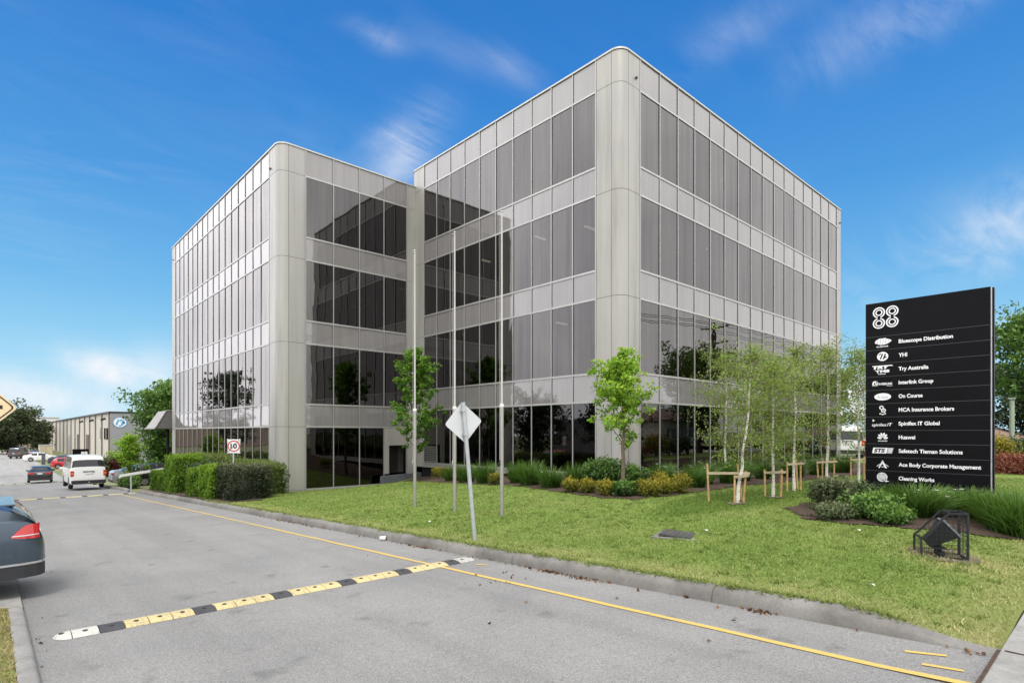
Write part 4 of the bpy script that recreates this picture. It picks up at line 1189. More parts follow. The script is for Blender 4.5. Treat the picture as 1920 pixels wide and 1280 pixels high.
# ------------------------------------------------------------------ the black tenant sign
SX, SY0, SY1 = 14.30, 4.026, 1.893
sg = empty('tenant_sign', (SX, (SY0 + SY1) / 2, gz(14.3, 3)), 0, 'tall black tenant directory board headed 88 with white company names and logos', 'sign board')
so_ = Vector(sg.location)
def sp(o): o.location = -so_; return o
Ztop = 4.42
mb = MB(); mb.box((SX, SY1, 0.0), (SX + .13, SY0, Ztop)); sp(mb.build('board', M['sign_black'], sg))
mb = MB(); mb.box((SX + .02, SY1 - .022, 0.0), (SX + .12, SY1 - .003, Ztop - .01)); sp(mb.build('side_trim', M['galv'], sg))
mb = MB(); mb.box((SX + .05, SY1 - .05, 0.0), (SX + .15, SY1 - .023, Ztop - .012)); sp(mb.build('side_trim', M['sign_black'], sg))
seps = [3.681 - .2916 * i for i in range(12)] + [.195]
for zz in seps:
    mb = MB(); mb.box((SX - .003, SY1 + .004, zz - .006), (SX - .0005, SY0 - .004, zz + .006)); sp(mb.build('panel_joint', M['sign_groove'], sg))
UX, UY = (0, -1, 0), (0, 0, 1)
rows = [('Bluescope Distribution', .931), ('YHI', .153), ('Try Australia', .525), ('Interlink Group', .606), ('On Course', .424), ('MCA Insurance Brokers', .949), ('Spinifex IT Global', .713),
        ('Huawei', .295), ('Safetech Tieman Solutions', 1.085), ('Ace Body Corporate Management', 1.375), ('Cleaning Works', .624)]
for i, (s, wd) in enumerate(rows):
    zc_ = 3.681 - .2916 * (i + .5)
    h = .105 if any(ch in s for ch in 'pgy') else .084
    base = zc_ - .042 - (.022 if any(ch in s for ch in 'pgy') else 0)
    me = text_mesh(s, wd, h, bold=.028)
    o = sp(place_text(me, 'company_name', M['sign_white'], sg, (SX - .004, 3.4045, base), UX, UY)); o['label'] = 'white lettering ' + s
# the big 88: two outlines per digit
f = Flat((SX - .004, 3.885, 3.97), UX, UY)
for dx in (0.0, .248):
    for cy in (.0, .232):
        a0, a1 = (-75, 255) if cy > 0 else (105, 435)
        f.ring(.115 + dx, cy, .090, .116, a0, a1)
        f.ring(.115 + dx, cy, .046, .068)
sp(f.build('number', M['sign_white'], sg))
def lg(zrow, name='logo', mat='sign_white'):
    fl = Flat((SX - .004, 3.70, 3.681 - .2916 * (zrow + .5)), UX, UY); return fl
def fin(fl, mat='sign_white', name='logo'): return sp(fl.build(name, M[mat], sg))
def small(s, wd, h, x, y, i, bold=.03, shear=0, mat='sign_white'):
    me = text_mesh(s, wd, h, bold=bold, shear=shear)
    sp(place_text(me, 'logo_text', M[mat], sg, (SX - .006, 3.70 - x, 3.681 - .2916 * (i + .5) + y), UX, UY))
# row 0: wavy leaf shape cut by slanting stripes, word below
f = lg(0)
for k in range(6):
    x0 = -.15 + k * .05
    def env(x): return .062 * max(0, 1 - (abs(x) / .16) ** 2.2) + .008
    f.poly([(x0, .03 - env(x0)), (x0 + .043, .03 - env(x0 + .043)), (x0 + .067, .035 + env(x0 + .067) * (.9 + .12 * (k % 2))), (x0 + .022, .035 + env(x0 + .022) * (.9 + .12 * (k % 2)))])
fin(f); small('BLUESCOPE', .22, .028, -.115, -.092, 0)
# row 1: disc with a forked swirl
f = lg(1); f.ell(0, 0, .105, .098); fin(f)
f = lg(1); f.o += f.n * .002
f.poly([(-.055, -.055), (-.03, -.06), (.012, .05), (-.012, .06)]); f.poly([(.0, -.07), (.03, -.06), (.065, .045), (.04, .06)]); f.poly([(-.07, .02), (-.02, .055), (-.03, .07), (-.075, .04)]); f.poly([(.03, -.05), (.08, -.02), (.07, .0), (.03, -.03)])
fin(f, 'sign_black')
# row 2: heavy block capitals
small('TRY', .33, .075, -.19, .02, 2, .06, .2); small('TMS', .27, .06, -.14, -.06, 2, .06); small('AUSTRALIA', .15, .022, -.09, -.098, 2)
f = lg(2); f.poly([(-.19, .075), (.2, .075), (.17, .096), (-.2, .096)]); fin(f)
# row 3: swirl and INTERLINK
f = lg(3); f.ring(-.14, .0, .028, .056, 30, 330); f.ring(-.115, .01, .012, .032, 0, 360); f.poly([(-.2, -.05), (-.1, -.05), (-.09, -.035), (-.19, -.035)]); fin(f)
small('INTERLINK', .26, .048, -.075, -.038, 3, .03); small('GROUP', .1, .016, .08, -.068, 3, .01)
# row 4: oval plate with dark script
f = lg(4); f.ell(0, 0, .158, .078); fin(f)
me = text_mesh('On Course', .2, .062, bold=.0, shear=.4); sp(place_text(me, 'logo_text', M['logo_grey'], sg, (SX - .006, 3.70 + .10, 3.681 - .2916 * 4.5 - .035), UX, UY))
# row 5: linked rope rings
f = lg(5); f.ring(-.022, .058, .022, .042, -30, 260); f.ring(.015, -.005, .026, .046, 0, 360); f.ring(0, -.055, .03, .046, 180, 360); f.poly([(-.065, -.07), (-.04, -.055), (-.03, -.075), (-.055, -.09)]); f.poly([(.065, -.07), (.04, -.055), (.03, -.075), (.055, -.09)]); f.ell(.012, -.004, .012, .012); fin(f)
# row 6: wordmark with a little flag
small('spinifex', .275, .085, -.2, -.075, 6, .012); small('IT', .095, .066, .085, -.052, 6, .012, .25)
f = lg(6); f.poly([(-.19, .045), (-.145, .07), (-.19, .098)]); fin(f)
# row 7: fan of petals above a word
f = lg(7)
for a, l in ((14, .075), (48, .092), (76, .098), (104, .098), (132, .092), (166, .075)):
    c, s_ = math.cos(R(a)), math.sin(R(a)); bx, bz = c * .02, -.045 + s_ * .02
    f.ell(bx + c * l * .55, bz + s_ * l * .62 + .01, l * .56, .021, 0, 16, R(a))
fin(f); small('HUAWEI', .17, .026, -.085, -.095, 7)
# row 8: slanted plate reading STS with a striped end
f = lg(8); f.poly([(-.2, -.058), (.07, -.058), (.095, .062), (-.178, .062)]); fin(f)
f = lg(8); f.poly([(.073, -.058), (.175, -.058), (.205, .062), (.098, .062)]); fin(f, 'logo_grey')
f = lg(8)
for k in range(4): f.poly([(.10 + k * .002, -.045 + k * .028), (.17 + k * .006, -.045 + k * .028), (.173 + k * .006, -.032 + k * .028), (.103 + k * .002, -.032 + k * .028)], .001)
fin(f, 'sign_white')
me = text_mesh('STS', .215, .085, bold=.045, shear=.25); sp(place_text(me, 'logo_text', M['sign_black'], sg, (SX - .0065, 3.70 + .165, 3.681 - .2916 * 8.5 - .040), UX, UY))
# row 9: pointed A over a sweeping line
f = lg(9); f.poly([(-.082, -.085), (-.055, -.085), (.008, .06), (0, .09)]); f.poly([(.082, -.085), (.045, -.085), (-.006, .03), (.0, .09)])
f.ring(0, -.13, .128, .138, 35, 145, .001); fin(f); small('ACE', .06, .024, -.03, -.07, 9, .02)
# row 10: striped disc with a tail
f = lg(10); f.ring(-.01, .01, .084, .098); fin(f)
f = lg(10)
for k in range(6):
    yy = -.06 + k * .026; hw = math.sqrt(max(0, .08 ** 2 - yy ** 2))
    f.poly([(-.01 - hw, .005 + yy - .008), (-.01 + hw, .005 + yy + .006), (-.01 + hw, .005 + yy + .022), (-.01 - hw, .005 + yy + .008)])
f.poly([(.0, -.06), (.07, -.092), (.125, -.072), (.09, -.066), (.06, -.05)]); fin(f)

# ------------------------------------------------------------------ flagpoles
for i, (x, y, zt, lb) in enumerate(((7.69, 11.92, 6.04, 'left and farthest of three thin flagpoles on the lawn'), (7.70, 10.31, 6.07, 'middle one of three thin flagpoles, behind the leaning diamond sign'), (7.75, 8.77, 6.11, 'right and nearest of three thin flagpoles on the lawn'))):
    z = gz(x, y); r = empty('flagpole', (x, y, z), 0, lb, 'flagpole', 'flagpoles on the lawn'); h = zt - z; hj = 2.15 - z
    mb = MB(); mb.tube([(0, 0, -.1), (0, 0, hj)], .040, 14); mb.build('lower_pole', M['pole_steel'], r, 40)
    mb = MB(); mb.tube([(0, 0, hj), (0, 0, h)], [.023, .015], 14); mb.build('upper_pole', M['pole_white'], r, 40)
    mb = MB(); mb.tube([(0, 0, hj - .03), (0, 0, hj + .03)], .044, 14); mb.build('collar', M['white'], r, 40)
    mb = MB(); mb.tube([(0, 0, h), (0, 0, h + .03)], .026, 12); mb.tube([(-.01, .0, h - .03), (-.06, .02, h - .03)], .009, 6); mb.build('finial', M['pole_white'], r, 40)
    mb = MB(); mb.tube([(-.045, 0, 1.05), (-.075, -.005, 1.12)], .009, 6); mb.tube([(-.045, 0, 1.15), (-.075, -.005, 1.08)], .009, 6); mb.build('cleat', M['black'] if i == 2 else M['pole_white'], r)
    mb = MB(); mb.tube([(-.052, .01, 1.1), (-.04, .012, h - .1)], .0035, 4); mb.build('halyard', M['pole_white'], r)

# ------------------------------------------------------------------ leaning diamond sign seen from behind
x, y = 5.84, 7.26; z = gz(x, y)
r = empty('warning_sign', (x, y, z), 0, 'leaning galvanised post with a diamond sign seen from its blank white back', 'road sign')
lean = Vector((-.225, .03, 2.215))
mb = MB(); mb.tube([(0, 0, -.08), lean], .032, 14); mb.build('post', M['galv'], r, 40)
mb = MB(); mb.tube([lean * 1.0, lean * 1.012], .035, 12); mb.build('post_cap', M['galv'], r, 40)
c = lean * .865; up = lean.normalized(); side = Vector((math.cos(R(10)), math.sin(R(-12)), 0)).normalized(); side = (side - up * side.dot(up)).normalized(); nn = side.cross(up)
# the plate sits on the far side of the post, facing drivers coming the other way
fc = c - nn * .045
def rdiam(h, k): 
    P4 = [(0, -h), (h, 0), (0, h), (-h, 0)]; out = []
    for i in range(4):
        p = Vector((*P4[i], 0)); q0 = Vector((*P4[i - 1], 0)); q1 = Vector((*P4[(i + 1) % 4], 0))
        a = p + (q0 - p).normalized() * k; b_ = p + (q1 - p).normalized() * k
        for t in np.linspace(0, 1, 5):
            v = a.lerp(p, t).lerp(p.lerp(b_, t), t); out.append((v.x, v.y))
    return out
P2 = rdiam(.335, .05)
MM = Matrix(((side.x, up.x, nn.x, fc.x), (side.y, up.y, nn.y, fc.y), (side.z, up.z, nn.z, fc.z), (0, 0, 0, 1)))
mb = MB(); mb.prism(P2, -.004, .0, MM); mb.build('sign_plate', M['sign_back'], r)
for s in (-.19, .2):
    mb = MB(); mb.box((-.05, s - .018, .002), (.05, s + .018, .05), MM)
    mb.box((-.043, s - .022, .05), (.043, s + .022, .083), MM); mb.build('bracket', M['galv'], r)
mb = MB(); mb.prism(rdiam(.33, .05), -.0065, -.0045, MM); mb.build('sign_face', M['sign_cream'], r)

# ------------------------------------------------------------------ yellow diamond hump sign at the left edge
x, y = -.19, 9.2; z = zr(y) + .06
r = empty('hump_sign', (x, y, z), 0, 'cream diamond road hump sign with black border cut by the left edge', 'road sign')
mb = MB(); mb.tube([(0, .05, -.05), (0, .05, 2.75)], .032, 12); mb.build('post', M['galv'], r, 40)
MM = Matrix.Translation((0, 0, 1.899 - z)) @ Matrix.Rotation(R(6), 4, 'Z') @ Matrix.Rotation(R(90), 4, 'X')
mb = MB(); mb.prism(rdiam(.455, .05), -.006, .0, MM); mb.build('sign_plate', M['sign_back'], r)
mb = MB(); mb.prism(rdiam(.45, .05), .001, .003, MM); mb.build('sign_face', M['sign_cream'], r)
fl = Flat(MM @ Vector((0, 0, .0045)), MM.to_3x3() @ Vector((1, 0, 0)), MM.to_3x3() @ Vector((0, 1, 0)))
o1, o2 = rdiam(.425, .045), rdiam(.405, .04)
for i in range(len(o1)):
    j = (i + 1) % len(o1); fl.poly([o1[i], o1[j], o2[j], o2[i]])
fl.build('border', M['black'], r)
fl.mb = MB(); fl.poly([(-.31, -.02), (.31, -.02), (.31, .026), (.12, .026), (.07, .07), (0, .085), (-.07, .07), (-.12, .026), (-.31, .026)]); fl.build('hump_symbol', M['black'], r)

# ------------------------------------------------------------------ 10 km/h sign
x, y = 6.55, 22.12; z = gz(x, y)
r = empty('speed_limit_sign', (x, y, z), 0, 'white rectangular speed limit sign reading 10 in a red circle above the hedge', 'road sign')
mb = MB(); mb.tube([(0, .03, -.05), (0, .03, 1.36 - z)], .03, 12); mb.build('post', M['galv'], r, 40)
hw, hh = .225, .275; zc_ = 1.10 - z
P2 = []
for (sx, sy) in ((1, -1), (1, 1), (-1, 1), (-1, -1)):
    P2.append((sx * (hw - (.03 if sy * sx > 0 else 0)), sy * (hh - (.0 if sy * sx > 0 else .03)))); P2.append((sx * (hw - (0 if sy * sx > 0 else .03)), sy * (hh - (.03 if sy * sx > 0 else 0))))
MM = Matrix.Translation((0, 0, zc_)) @ Matrix.Rotation(R(-14), 4, 'Z') @ Matrix.Rotation(R(90), 4, 'X')
mb = MB(); mb.prism(P2, -.005, .0, MM); mb.build('sign_plate', M['white'], r)
fl = Flat(MM @ Vector((0, 0, .003)), MM.to_3x3() @ Vector((1, 0, 0)), MM.to_3x3() @ Vector((0, 1, 0)))
fl.ring(0, .0, .166, .206, 0, 360); fl.build('red_ring', M['red'], r)
me = text_mesh('10', .215, .185, bold=.035); a = MM @ Vector((-.1075, -.0925, .003)); m3 = MM.to_3x3()
place_text(me, 'number', M['black'], r, a, m3 @ Vector((1, 0, 0)), m3 @ Vector((0, 1, 0)))

# ------------------------------------------------------------------ speed humps
def hump(Y, label, src=None):
    r = empty('speed_hump', (2.86, Y, zr(Y)), 0, label, 'speed hump', 'rubber speed humps across the drive')
    x = -2.44; w_ = .15; sl = -.042 if Y < 33 else -.048
    seqs = [('tip', .14, 'hump_white'), ('w', .21, 'hump_white')]
    for i in range(6):
        seqs.append(('b', .205, 'hump_black'))
        if i < 5: seqs += [('y', .205, 'hump_yellow')] * 3
    seqs += [('w', .2, 'hump_white'), ('tip', .14, 'hump_white')]
    k = 4.88 / sum(s[1] for s in seqs)
    hprof = [(-w_, .003), (-w_ * .86, .014), (-w_ * .55, .029), (-w_ * .2, .036), (w_ * .2, .036), (w_ * .55, .029), (w_ * .86, .014), (w_, .003)]
    for i, (t, ln, mt) in enumerate(seqs):
        ln *= k; mb = MB(); g = .004
        xs = [x + g, x + ln - g]
        if t == 'tip':
            n = 7; xs = [x + g + (ln - 2 * g) * q / (n - 1) for q in range(n)]
        sec = []
        for q, xx in enumerate(xs):
            s = 1.0
            if t == 'tip':
                u = q / (len(xs) - 1); u = u if i == 0 else 1 - u; s = max(.12, math.sqrt(1 - (1 - u) ** 2))
            sec.append([(xx, a * s, max(.003, h * (s ** .8)) + a * s * sl) for a, h in hprof])
        for q in range(len(sec) - 1):
            for j in range(len(hprof) - 1):
                mb.quad(sec[q][j], sec[q][j + 1], sec[q + 1][j + 1], sec[q + 1][j]) if True else 0
        for sct in (sec[0], sec[-1]):
            mb.add(sct, [tuple(range(len(sct)))])
        nm = 'end_cap' if t == 'tip' else 'segment'
        seg = mb.build(nm, M[mt], r)
        if Y < 30:
            mb = MB()
            for sgn in ((-.05,) if t != 'tip' else (0,)):
                cx = x + ln * .5
                mb.tube([(cx, sgn, .028 + sgn * sl), (cx, sgn, .0375 + sgn * sl)], .022, 10)
            b_ = mb.build('bolt', M['bolt'], seg)
            if t == 'y' and random.random() < .75:
                pass
        x += ln
    return r
hump(6.66, 'nearest yellow and black striped rubber speed hump across the drive')
hump(33.0, 'second striped speed hump, just this side of the white van')
hump(67.0, 'farthest striped speed hump, at the black sedan')

# ------------------------------------------------------------------ boom rail by the far kerb
x, y = 5.16, 33.5; z = zr(y)
r = empty('boom_rail', (x, y, z), 0, 'white horizontal boom rail on a thin post beside the hedge', 'boom gate')
mb = MB(); mb.bar((0, 0, -.05), (0, 0, .92), .06); mb.build('post', M['galv'], r)
mb = MB(); mb.bar((-.46, 0, .88), (2.2, .25, 1.22), .07, .12); mb.build('arm', M['white'], r)
mb = MB(); mb.tube([(-.50, -.005, .80), (-.42, .0, .80)], .06, 10); mb.build('counterweight', M['galv'], r)

# ------------------------------------------------------------------ caged floodlight
r = empty('floodlight_cage', (8.43, 1.77, gz(8.55, 1.55) + .01), math.atan2(-.894, .447), 'black steel cage on the lawn guarding a tilted floodlight before the sign', 'floodlight')
Lc, Wc, h0, h1 = .47, .29, .23, .54
fr = MB(); t_ = .020
pts = lambda v: [(0, v, 0), (0, v, h0), (.03, v, h0 + .02), (.27, v, h1 - .01), (.30, v, h1), (Lc, v, h1), (Lc, v, 0)]
for v in (0, Wc):
    q = pts(v)
    for i in range(len(q)): fr.bar(q[i], q[(i + 1) % len(q)], t_)
for p in ((0, 0), (0, h0), (.30, h1), (Lc, h1), (Lc, 0), (.22, 0)): fr.bar((p[0], 0, p[1]), (p[0], Wc, p[1]), t_)
fr.build('frame', M['cage'], r)
wm = MB()
for v in (0, Wc):
    for k in range(1, 9):
        uu = Lc * k / 9; top_ = h1 if uu > .3 else h0 + (h1 - h0) * uu / .3
        wm.bar((uu, v, 0), (uu, v, top_), .0035)
    for k in range(1, 10):
        hh_ = h1 * k / 10; u0 = 0 if hh_ < h0 else .3 * (hh_ - h0) / (h1 - h0)
        wm.bar((u0, v, hh_), (Lc, v, hh_), .0035)
for k in range(1, 6):
    wm.bar((Lc, Wc * k / 6, 0), (Lc, Wc * k / 6, h1), .0035); wm.bar((0, Wc * k / 6, 0), (0, Wc * k / 6, h0), .0035)
for k in range(1, 10): wm.bar((Lc, 0, h1 * k / 10), (Lc, Wc, h1 * k / 10), .0035)
wm.build('wire_mesh', M['cage'], r)
MMc = Matrix.Translation((.235, Wc / 2, .27)) @ Matrix.Rotation(R(48), 4, 'Y')
mb = MB()
lo = [(-.05, -.06, -.19), (.05, -.06, -.19), (.05, .06, -.19), (-.05, .06, -.19)]; hi = [(-.125, -.115, .11), (.125, -.115, .11), (.125, .115, .11), (-.125, .115, .11)]
mb.add([MMc @ Vector(p) for p in lo + hi], [(0, 3, 2, 1), (4, 5, 6, 7), (0, 1, 5, 4), (1, 2, 6, 5), (2, 3, 7, 6), (3, 0, 4, 7)])
lampo = mb.build('lamp_housing', M['cage'], r)
mb = MB(); mb.box((-.13, -.12, .111), (.13, .12, .13), MMc); mb.build('lens', M['lamp_body'], lampo)
mb = MB(); mb.box((.13, .02, .12 - .02), (.27, .27, .13 - .02)); mb.tube([(.22, .15, .02), (.22, .15, .2)], .03, 10); mb.box((.2, .0 + .05, .0), (.26, .25, .06)); mb.build('bracket', M['cage'], r)
# concrete pad worn round it
mb = MB(); P_ = [(8.72 + .42 * math.cos(a) * random.uniform(.8, 1.1), 1.6 + .36 * math.sin(a) * random.uniform(.8, 1.1)) for a in np.linspace(0, 2 * PI, 20, endpoint=False)]
mb.add([(x, y, gz(x, y) + .012) for x, y in P_], [tuple(range(20))]); tag(mb.build('bare_soil_patch', M['soil']), kind='structure')

# ------------------------------------------------------------------ drain pit in the lawn
x, y = 7.85, 4.78; z = gz(x, y)
r = empty('drain_pit', (x, y, z - .004), R(20), 'concrete drain pit in the lawn with a dark lifted lid', 'drain cover'); r.scale = (.86, .86, .9)
mb = MB()
for (a, b, c, d) in ((-.37, -.37, .37, -.28), (-.37, .28, .37, .37), (-.37, -.278, -.28, .278), (.28, -.278, .37, .278)): mb.box((a, b, -.1), (c, d, .014))
mb.build('concrete_collar', M['kerb'], r)
mb = MB(); MMp = Matrix.Translation((0, 0, .034)) @ Matrix.Rotation(R(3), 4, 'X'); mb.box((-.275, -.275, -.012), (.275, .275, .012), MMp)
for k in range(-2, 3): mb.box((-.25, k * .1 - .02, .0125), (.25, k * .1 + .02, .018), MMp)
mb.build('lid', simple('pit_lid', (.06, .055, .055), .8, var=.3, scale=8), r)

# ------------------------------------------------------------------ small things lying about
r = empty('paper_cup', (5.345, 9.36, zr(9.36) + .045), R(-35), 'white paper cup lying in the gutter against the kerb', 'paper cup')
mb = MB(); n = 16; V = []
for (xx, rr_) in ((-.05, .032), (.05, .044), (.052, .040)):
    for k in range(n): V.append((xx, rr_ * math.cos(2 * PI * k / n), rr_ * math.sin(2 * PI * k / n)))
F = [(k, (k + 1) % n, n + (k + 1) % n, n + k) for k in range(n)] + [tuple(range(n))] + [(n + k, n + (k + 1) % n, 2 * n + (k + 1) % n, 2 * n + k) for k in range(n)]
o = None; mb.add(V, F); mb.build('cup', M['white'], r, 40)
mb = MB(); mb.tube([(-.053, 0, 0), (-.050, 0, 0)], .045, 16); mb.build('lid', M['white'], r)
for (x, y, s, a, lb) in ((6.55, 9.6, .045, .3, 'white paper scrap on the lawn left of the leaning sign post'), (6.42, 1.75, .035, 1.0, 'tiny white scrap on the lawn near the right end of the kerb'), (9.55, 2.78, .05, .6, 'white scrap at the front of the sign bed below the green shrub'), (8.3, 4.55, .055, .8, 'white paper scrap beside the drain pit lid')):
    mb = MB(); c, s_ = math.cos(a) * s, math.sin(a) * s; zz = gz(x, y) + .035
    mb.add([(x - c, y - s_, zz), (x + s_ * .6, y - c * .6, zz + .01), (x + c, y + s_, zz + .004), (x - s_ * .6, y + c * .6, zz + .018)], [(0, 1, 2), (0, 2, 3)])
    tag(mb.build('paper_scrap', M['white']), lb, 'litter')
# fallen leaves in the gutter
n = 420
ys_ = np.concatenate([rng.normal(5.2, .2, 60), rng.normal(4.5, .2, 34), rng.normal(2.4, .1, 24), rng.normal(8.1, .3, 26), rng.normal(13.5, .8, 40), rng.uniform(1.0, 16, 50), rng.normal(.85, .12, 10)]); n = len(ys_)
xs_ = 5.385 - np.abs(rng.normal(0, .05, n)); k = rng.random(n) < .1; xs_[k] -= rng.uniform(0, 1.2, k.sum())
Pl = np.stack([xs_, ys_, np.array([zr(q) for q in ys_]) + .014], 1)
o = foliage('fallen_leaves', Pl, .05, rng.random(n), M['dead_leaf'], None, .6, 0, None, .8); tag(o, 'scattered brown dead leaves lying in the gutter along the kerb', 'fallen leaves', kind='stuff')
n = 15
Pl = np.stack([rng.uniform(.4, 4.4, n), rng.uniform(2.5, 12, n), np.zeros(n)], 1); Pl[:, 2] = [zr(q) + .012 for q in Pl[:, 1]]
Pl[:12, 0] = .3 + np.abs(rng.normal(0, .06, 12)); Pl[:12, 1] = rng.uniform(4, 9, 12); Pl[:12, 2] = [zr(q) + .012 for q in Pl[:12, 1]]
o = foliage('fallen_leaves', Pl, .04, rng.random(n) * .6, M['dead_leaf'], None, .6, 0, None, .8); tag(o, 'single dead leaves blown over the pale drive surface', 'fallen leaves', kind='stuff')

# ------------------------------------------------------------------ vehicles
def paint(name, col, metal=.35, rough=.32):
    m, nt, N, L, P = newmat(name)
    co = objco(nt)
    L.new(ramp(nt, noise(nt, 1.3, 3, .5, co), [(.3, tuple(c * .93 for c in col)), (.7, tuple(min(1, c * 1.05) for c in col))]), P.inputs['Base Color'])
    P.inputs['Metallic'].default_value = metal; P.inputs['Roughness'].default_value = rough
    P.inputs['Coat Weight'].default_value = .7; P.inputs['Coat Roughness'].default_value = .05
    return m
M['car_glass'] = simple('car_glass', (.012, .014, .016), .06, var=.05, spec=.6)
M['tyre'] = simple('tyre_rubber', (.018, .018, .019), .85, var=.15)
M['rim'] = simple('alloy_rim', (.42, .43, .45), .35, .8, var=.05)
M['tail_red'] = simple('tail_lamp_red', (.52, .012, .014), .16, var=.1, coat=.8)
M['tail_amber'] = simple('tail_lamp_amber', (.75, .25, .05), .2, var=.1, coat=.6)
M['headlamp'] = simple('headlamp_glass', (.55, .57, .6), .12, .2, var=.05)
M['trim_dark'] = simple('trim_dark', (.022, .023, .026), .6, var=.1)
M['chrome'] = simple('chrome', (.75, .76, .78), .18, .95, var=.03)
M['plate'] = simple('number_plate', (.72, .72, .70), .5, var=.04)

def car(name, label, cat, loc, rz, P, group=None, dx=.07, nring=34):
    """lofted car. local x: 0 = tail end, L = nose; y = left/right; z up from the ground.
    P: L, W, top [(x,z)], belt [(x,z)], wid [(x,fraction)], roofw, zb, wheels (x...), wr, paint, glass spans, lamp boxes"""
    root = empty(name, loc, rz, label, cat, group)
    L_, W_ = P['L'], P['W'] / 2
    xs = [0.0, .012, .03, .06]
    while xs[-1] < L_ - .07: xs.append(xs[-1] + dx)
    xs += [L_ - .03, L_ - .01, L_]
    xs = sorted(set([round(v, 4) for v in xs if v <= L_]))
    def itp(pts, x): return float(np.interp(x, [p[0] for p in pts], [p[1] for p in pts]))
    def smooth(pts, x):
        return (itp(pts, x - .05) + 2 * itp(pts, x) + itp(pts, x + .05)) / 4 if .12 < x < L_ - .12 else itp(pts, x)
    zb0 = P['zb']; rings = []; wr = P['wr']
    for x in xs:
        tp = smooth(P['top'], x); bl = min(smooth(P['belt'], x), tp - .015); w = W_ * smooth(P['wid'], x)
        zb = zb0 + (.10 * ss(.35, 0, x) if False else 0) + P.get('tuck', .06) * (1 - ss(0, .3, x)) + .05 * ss(L_ - .35, L_, x)
        zw = zb
        for xa in P['wheels']:
            d = abs(x - xa); ra = wr * 1.16
            if d < ra: zw = max(zw, wr + math.sqrt(ra * ra - d * d))
        zw = min(zw, bl - .12)
        cab = max(0.0, tp - bl)
        rw = w * (1 - (1 - P['roofw']) * min(1, cab / .45)) if cab > .03 else w * .93
        key = [(0, zb), (w * .80, zb), (w * .93, zw if zw > zb else zb + .01), (w * .985, zw + .06), (w, zw + (bl - zw) * .45), (w * .998, zw + (bl - zw) * .72), (w * .965, bl - .012), (w * .94, bl + .006),
               (rw + (w * .94 - rw) * .35, bl + cab * .62), (rw, tp - min(.075, cab * .28)), (rw * .90, tp - min(.022, cab * .08)), (rw * .55, tp - .0), (0, tp + min(.012, cab * .05))]
        rings.append(key)
    nk = len(rings[0])
    V = []; idx = {}
    for i, x in enumerate(xs):
        for sgn in (1, -1):
            for j, (y, z) in enumerate(rings[i]):
                if sgn < 0 and j in (0, nk - 1): idx[(i, j, -1)] = idx[(i, j, 1)]; continue
                idx[(i, j, sgn)] = len(V); V.append((x, sgn * y, z))
    F = []; info = []
    for i in range(len(xs) - 1):
        for sgn in (1, -1):
            for j in range(nk - 1):
                q = (idx[(i, j, sgn)], idx[(i + 1, j, sgn)], idx[(i + 1, j + 1, sgn)], idx[(i, j + 1, sgn)])
                F.append(q if sgn < 0 else q[::-1]); info.append(((xs[i] + xs[i + 1]) / 2, j, sgn))
    for i in (0, len(xs) - 1):
        cap = [idx[(i, j, 1)] for j in range(nk)] + [idx[(i, j, -1)] for j in range(nk - 2, 0, -1)]
        F.append(tuple(cap if i else cap[::-1])); info.append((xs[i], -1, 0))
    mb = MB(); mb.v = V; mb.f = F; mb.t = [.5] * len(V)
    body = mb.build('body', P['paint'], root, 32)
    Va = [Vector(v) for v in V]
    # vertex normals for offset patches
    nrm = [Vector((0, 0, 0)) for _ in V]
    for f_ in F:
        a, b, c = Va[f_[0]], Va[f_[1]], Va[f_[2]]; n_ = (b - a).cross(c - a)
        for k in f_: nrm[k] += n_
    nrm = [n_.normalized() if n_.length > 0 else n_ for n_ in nrm]
    def patch(nm, sel, off, mat, par=root, lab=None):
        m2 = MB(); used = {}
        for f_, inf in zip(F, info):
            if inf[1] < 0: continue
            c = sum((Va[k] for k in f_), Vector()) / len(f_)
            if not sel(inf[0], inf[1], inf[2], c): continue
            ff = []
            for k in f_:
                if k not in used: used[k] = len(m2.v); m2.v.append(tuple(Va[k] + nrm[k] * off)); m2.t.append(.5)
                ff.append(used[k])
            m2.f.append(tuple(ff))
        if not m2.f: return None
        o = m2.build(nm, mat, par, 40)
        if lab: o['label'] = lab
        return o
    g = P['glass']
    patch('rear_window', lambda x, j, s, c: g['rear'][0] < x < g['rear'][1] and j >= 9 , .006, M['car_glass'])
    patch('windscreen', lambda x, j, s, c: g['front'][0] < x < g['front'][1] and j >= 9, .006, M['car_glass'])
    for (a, b) in g['side']:
        for s0 in (1, -1):
            patch('side_window', lambda x, j, s, c, s0=s0: a < x < b and s == s0 and j in (7, 8), .005, M['car_glass'])
    for pt in P.get('patches', []):
        nm, fn, off, mt = pt[:4]
        if nm in ('tail_light', 'headlight'):
            for s0 in (1, -1): patch(nm, lambda x, j, s, c, s0=s0: s == s0 and fn(x, j, c), off, mt)
        else:
            patch(nm, lambda x, j, s, c: fn(x, j, c), off, mt)
    for bxs in P.get('boxes', []):
        nm, lo, hi, mt = bxs
        m2 = MB(); m2.box(lo, hi); o = m2.build(nm, mt, root)
        md = o.modifiers.new('bevel', 'BEVEL'); md.width = .012; md.segments = 2
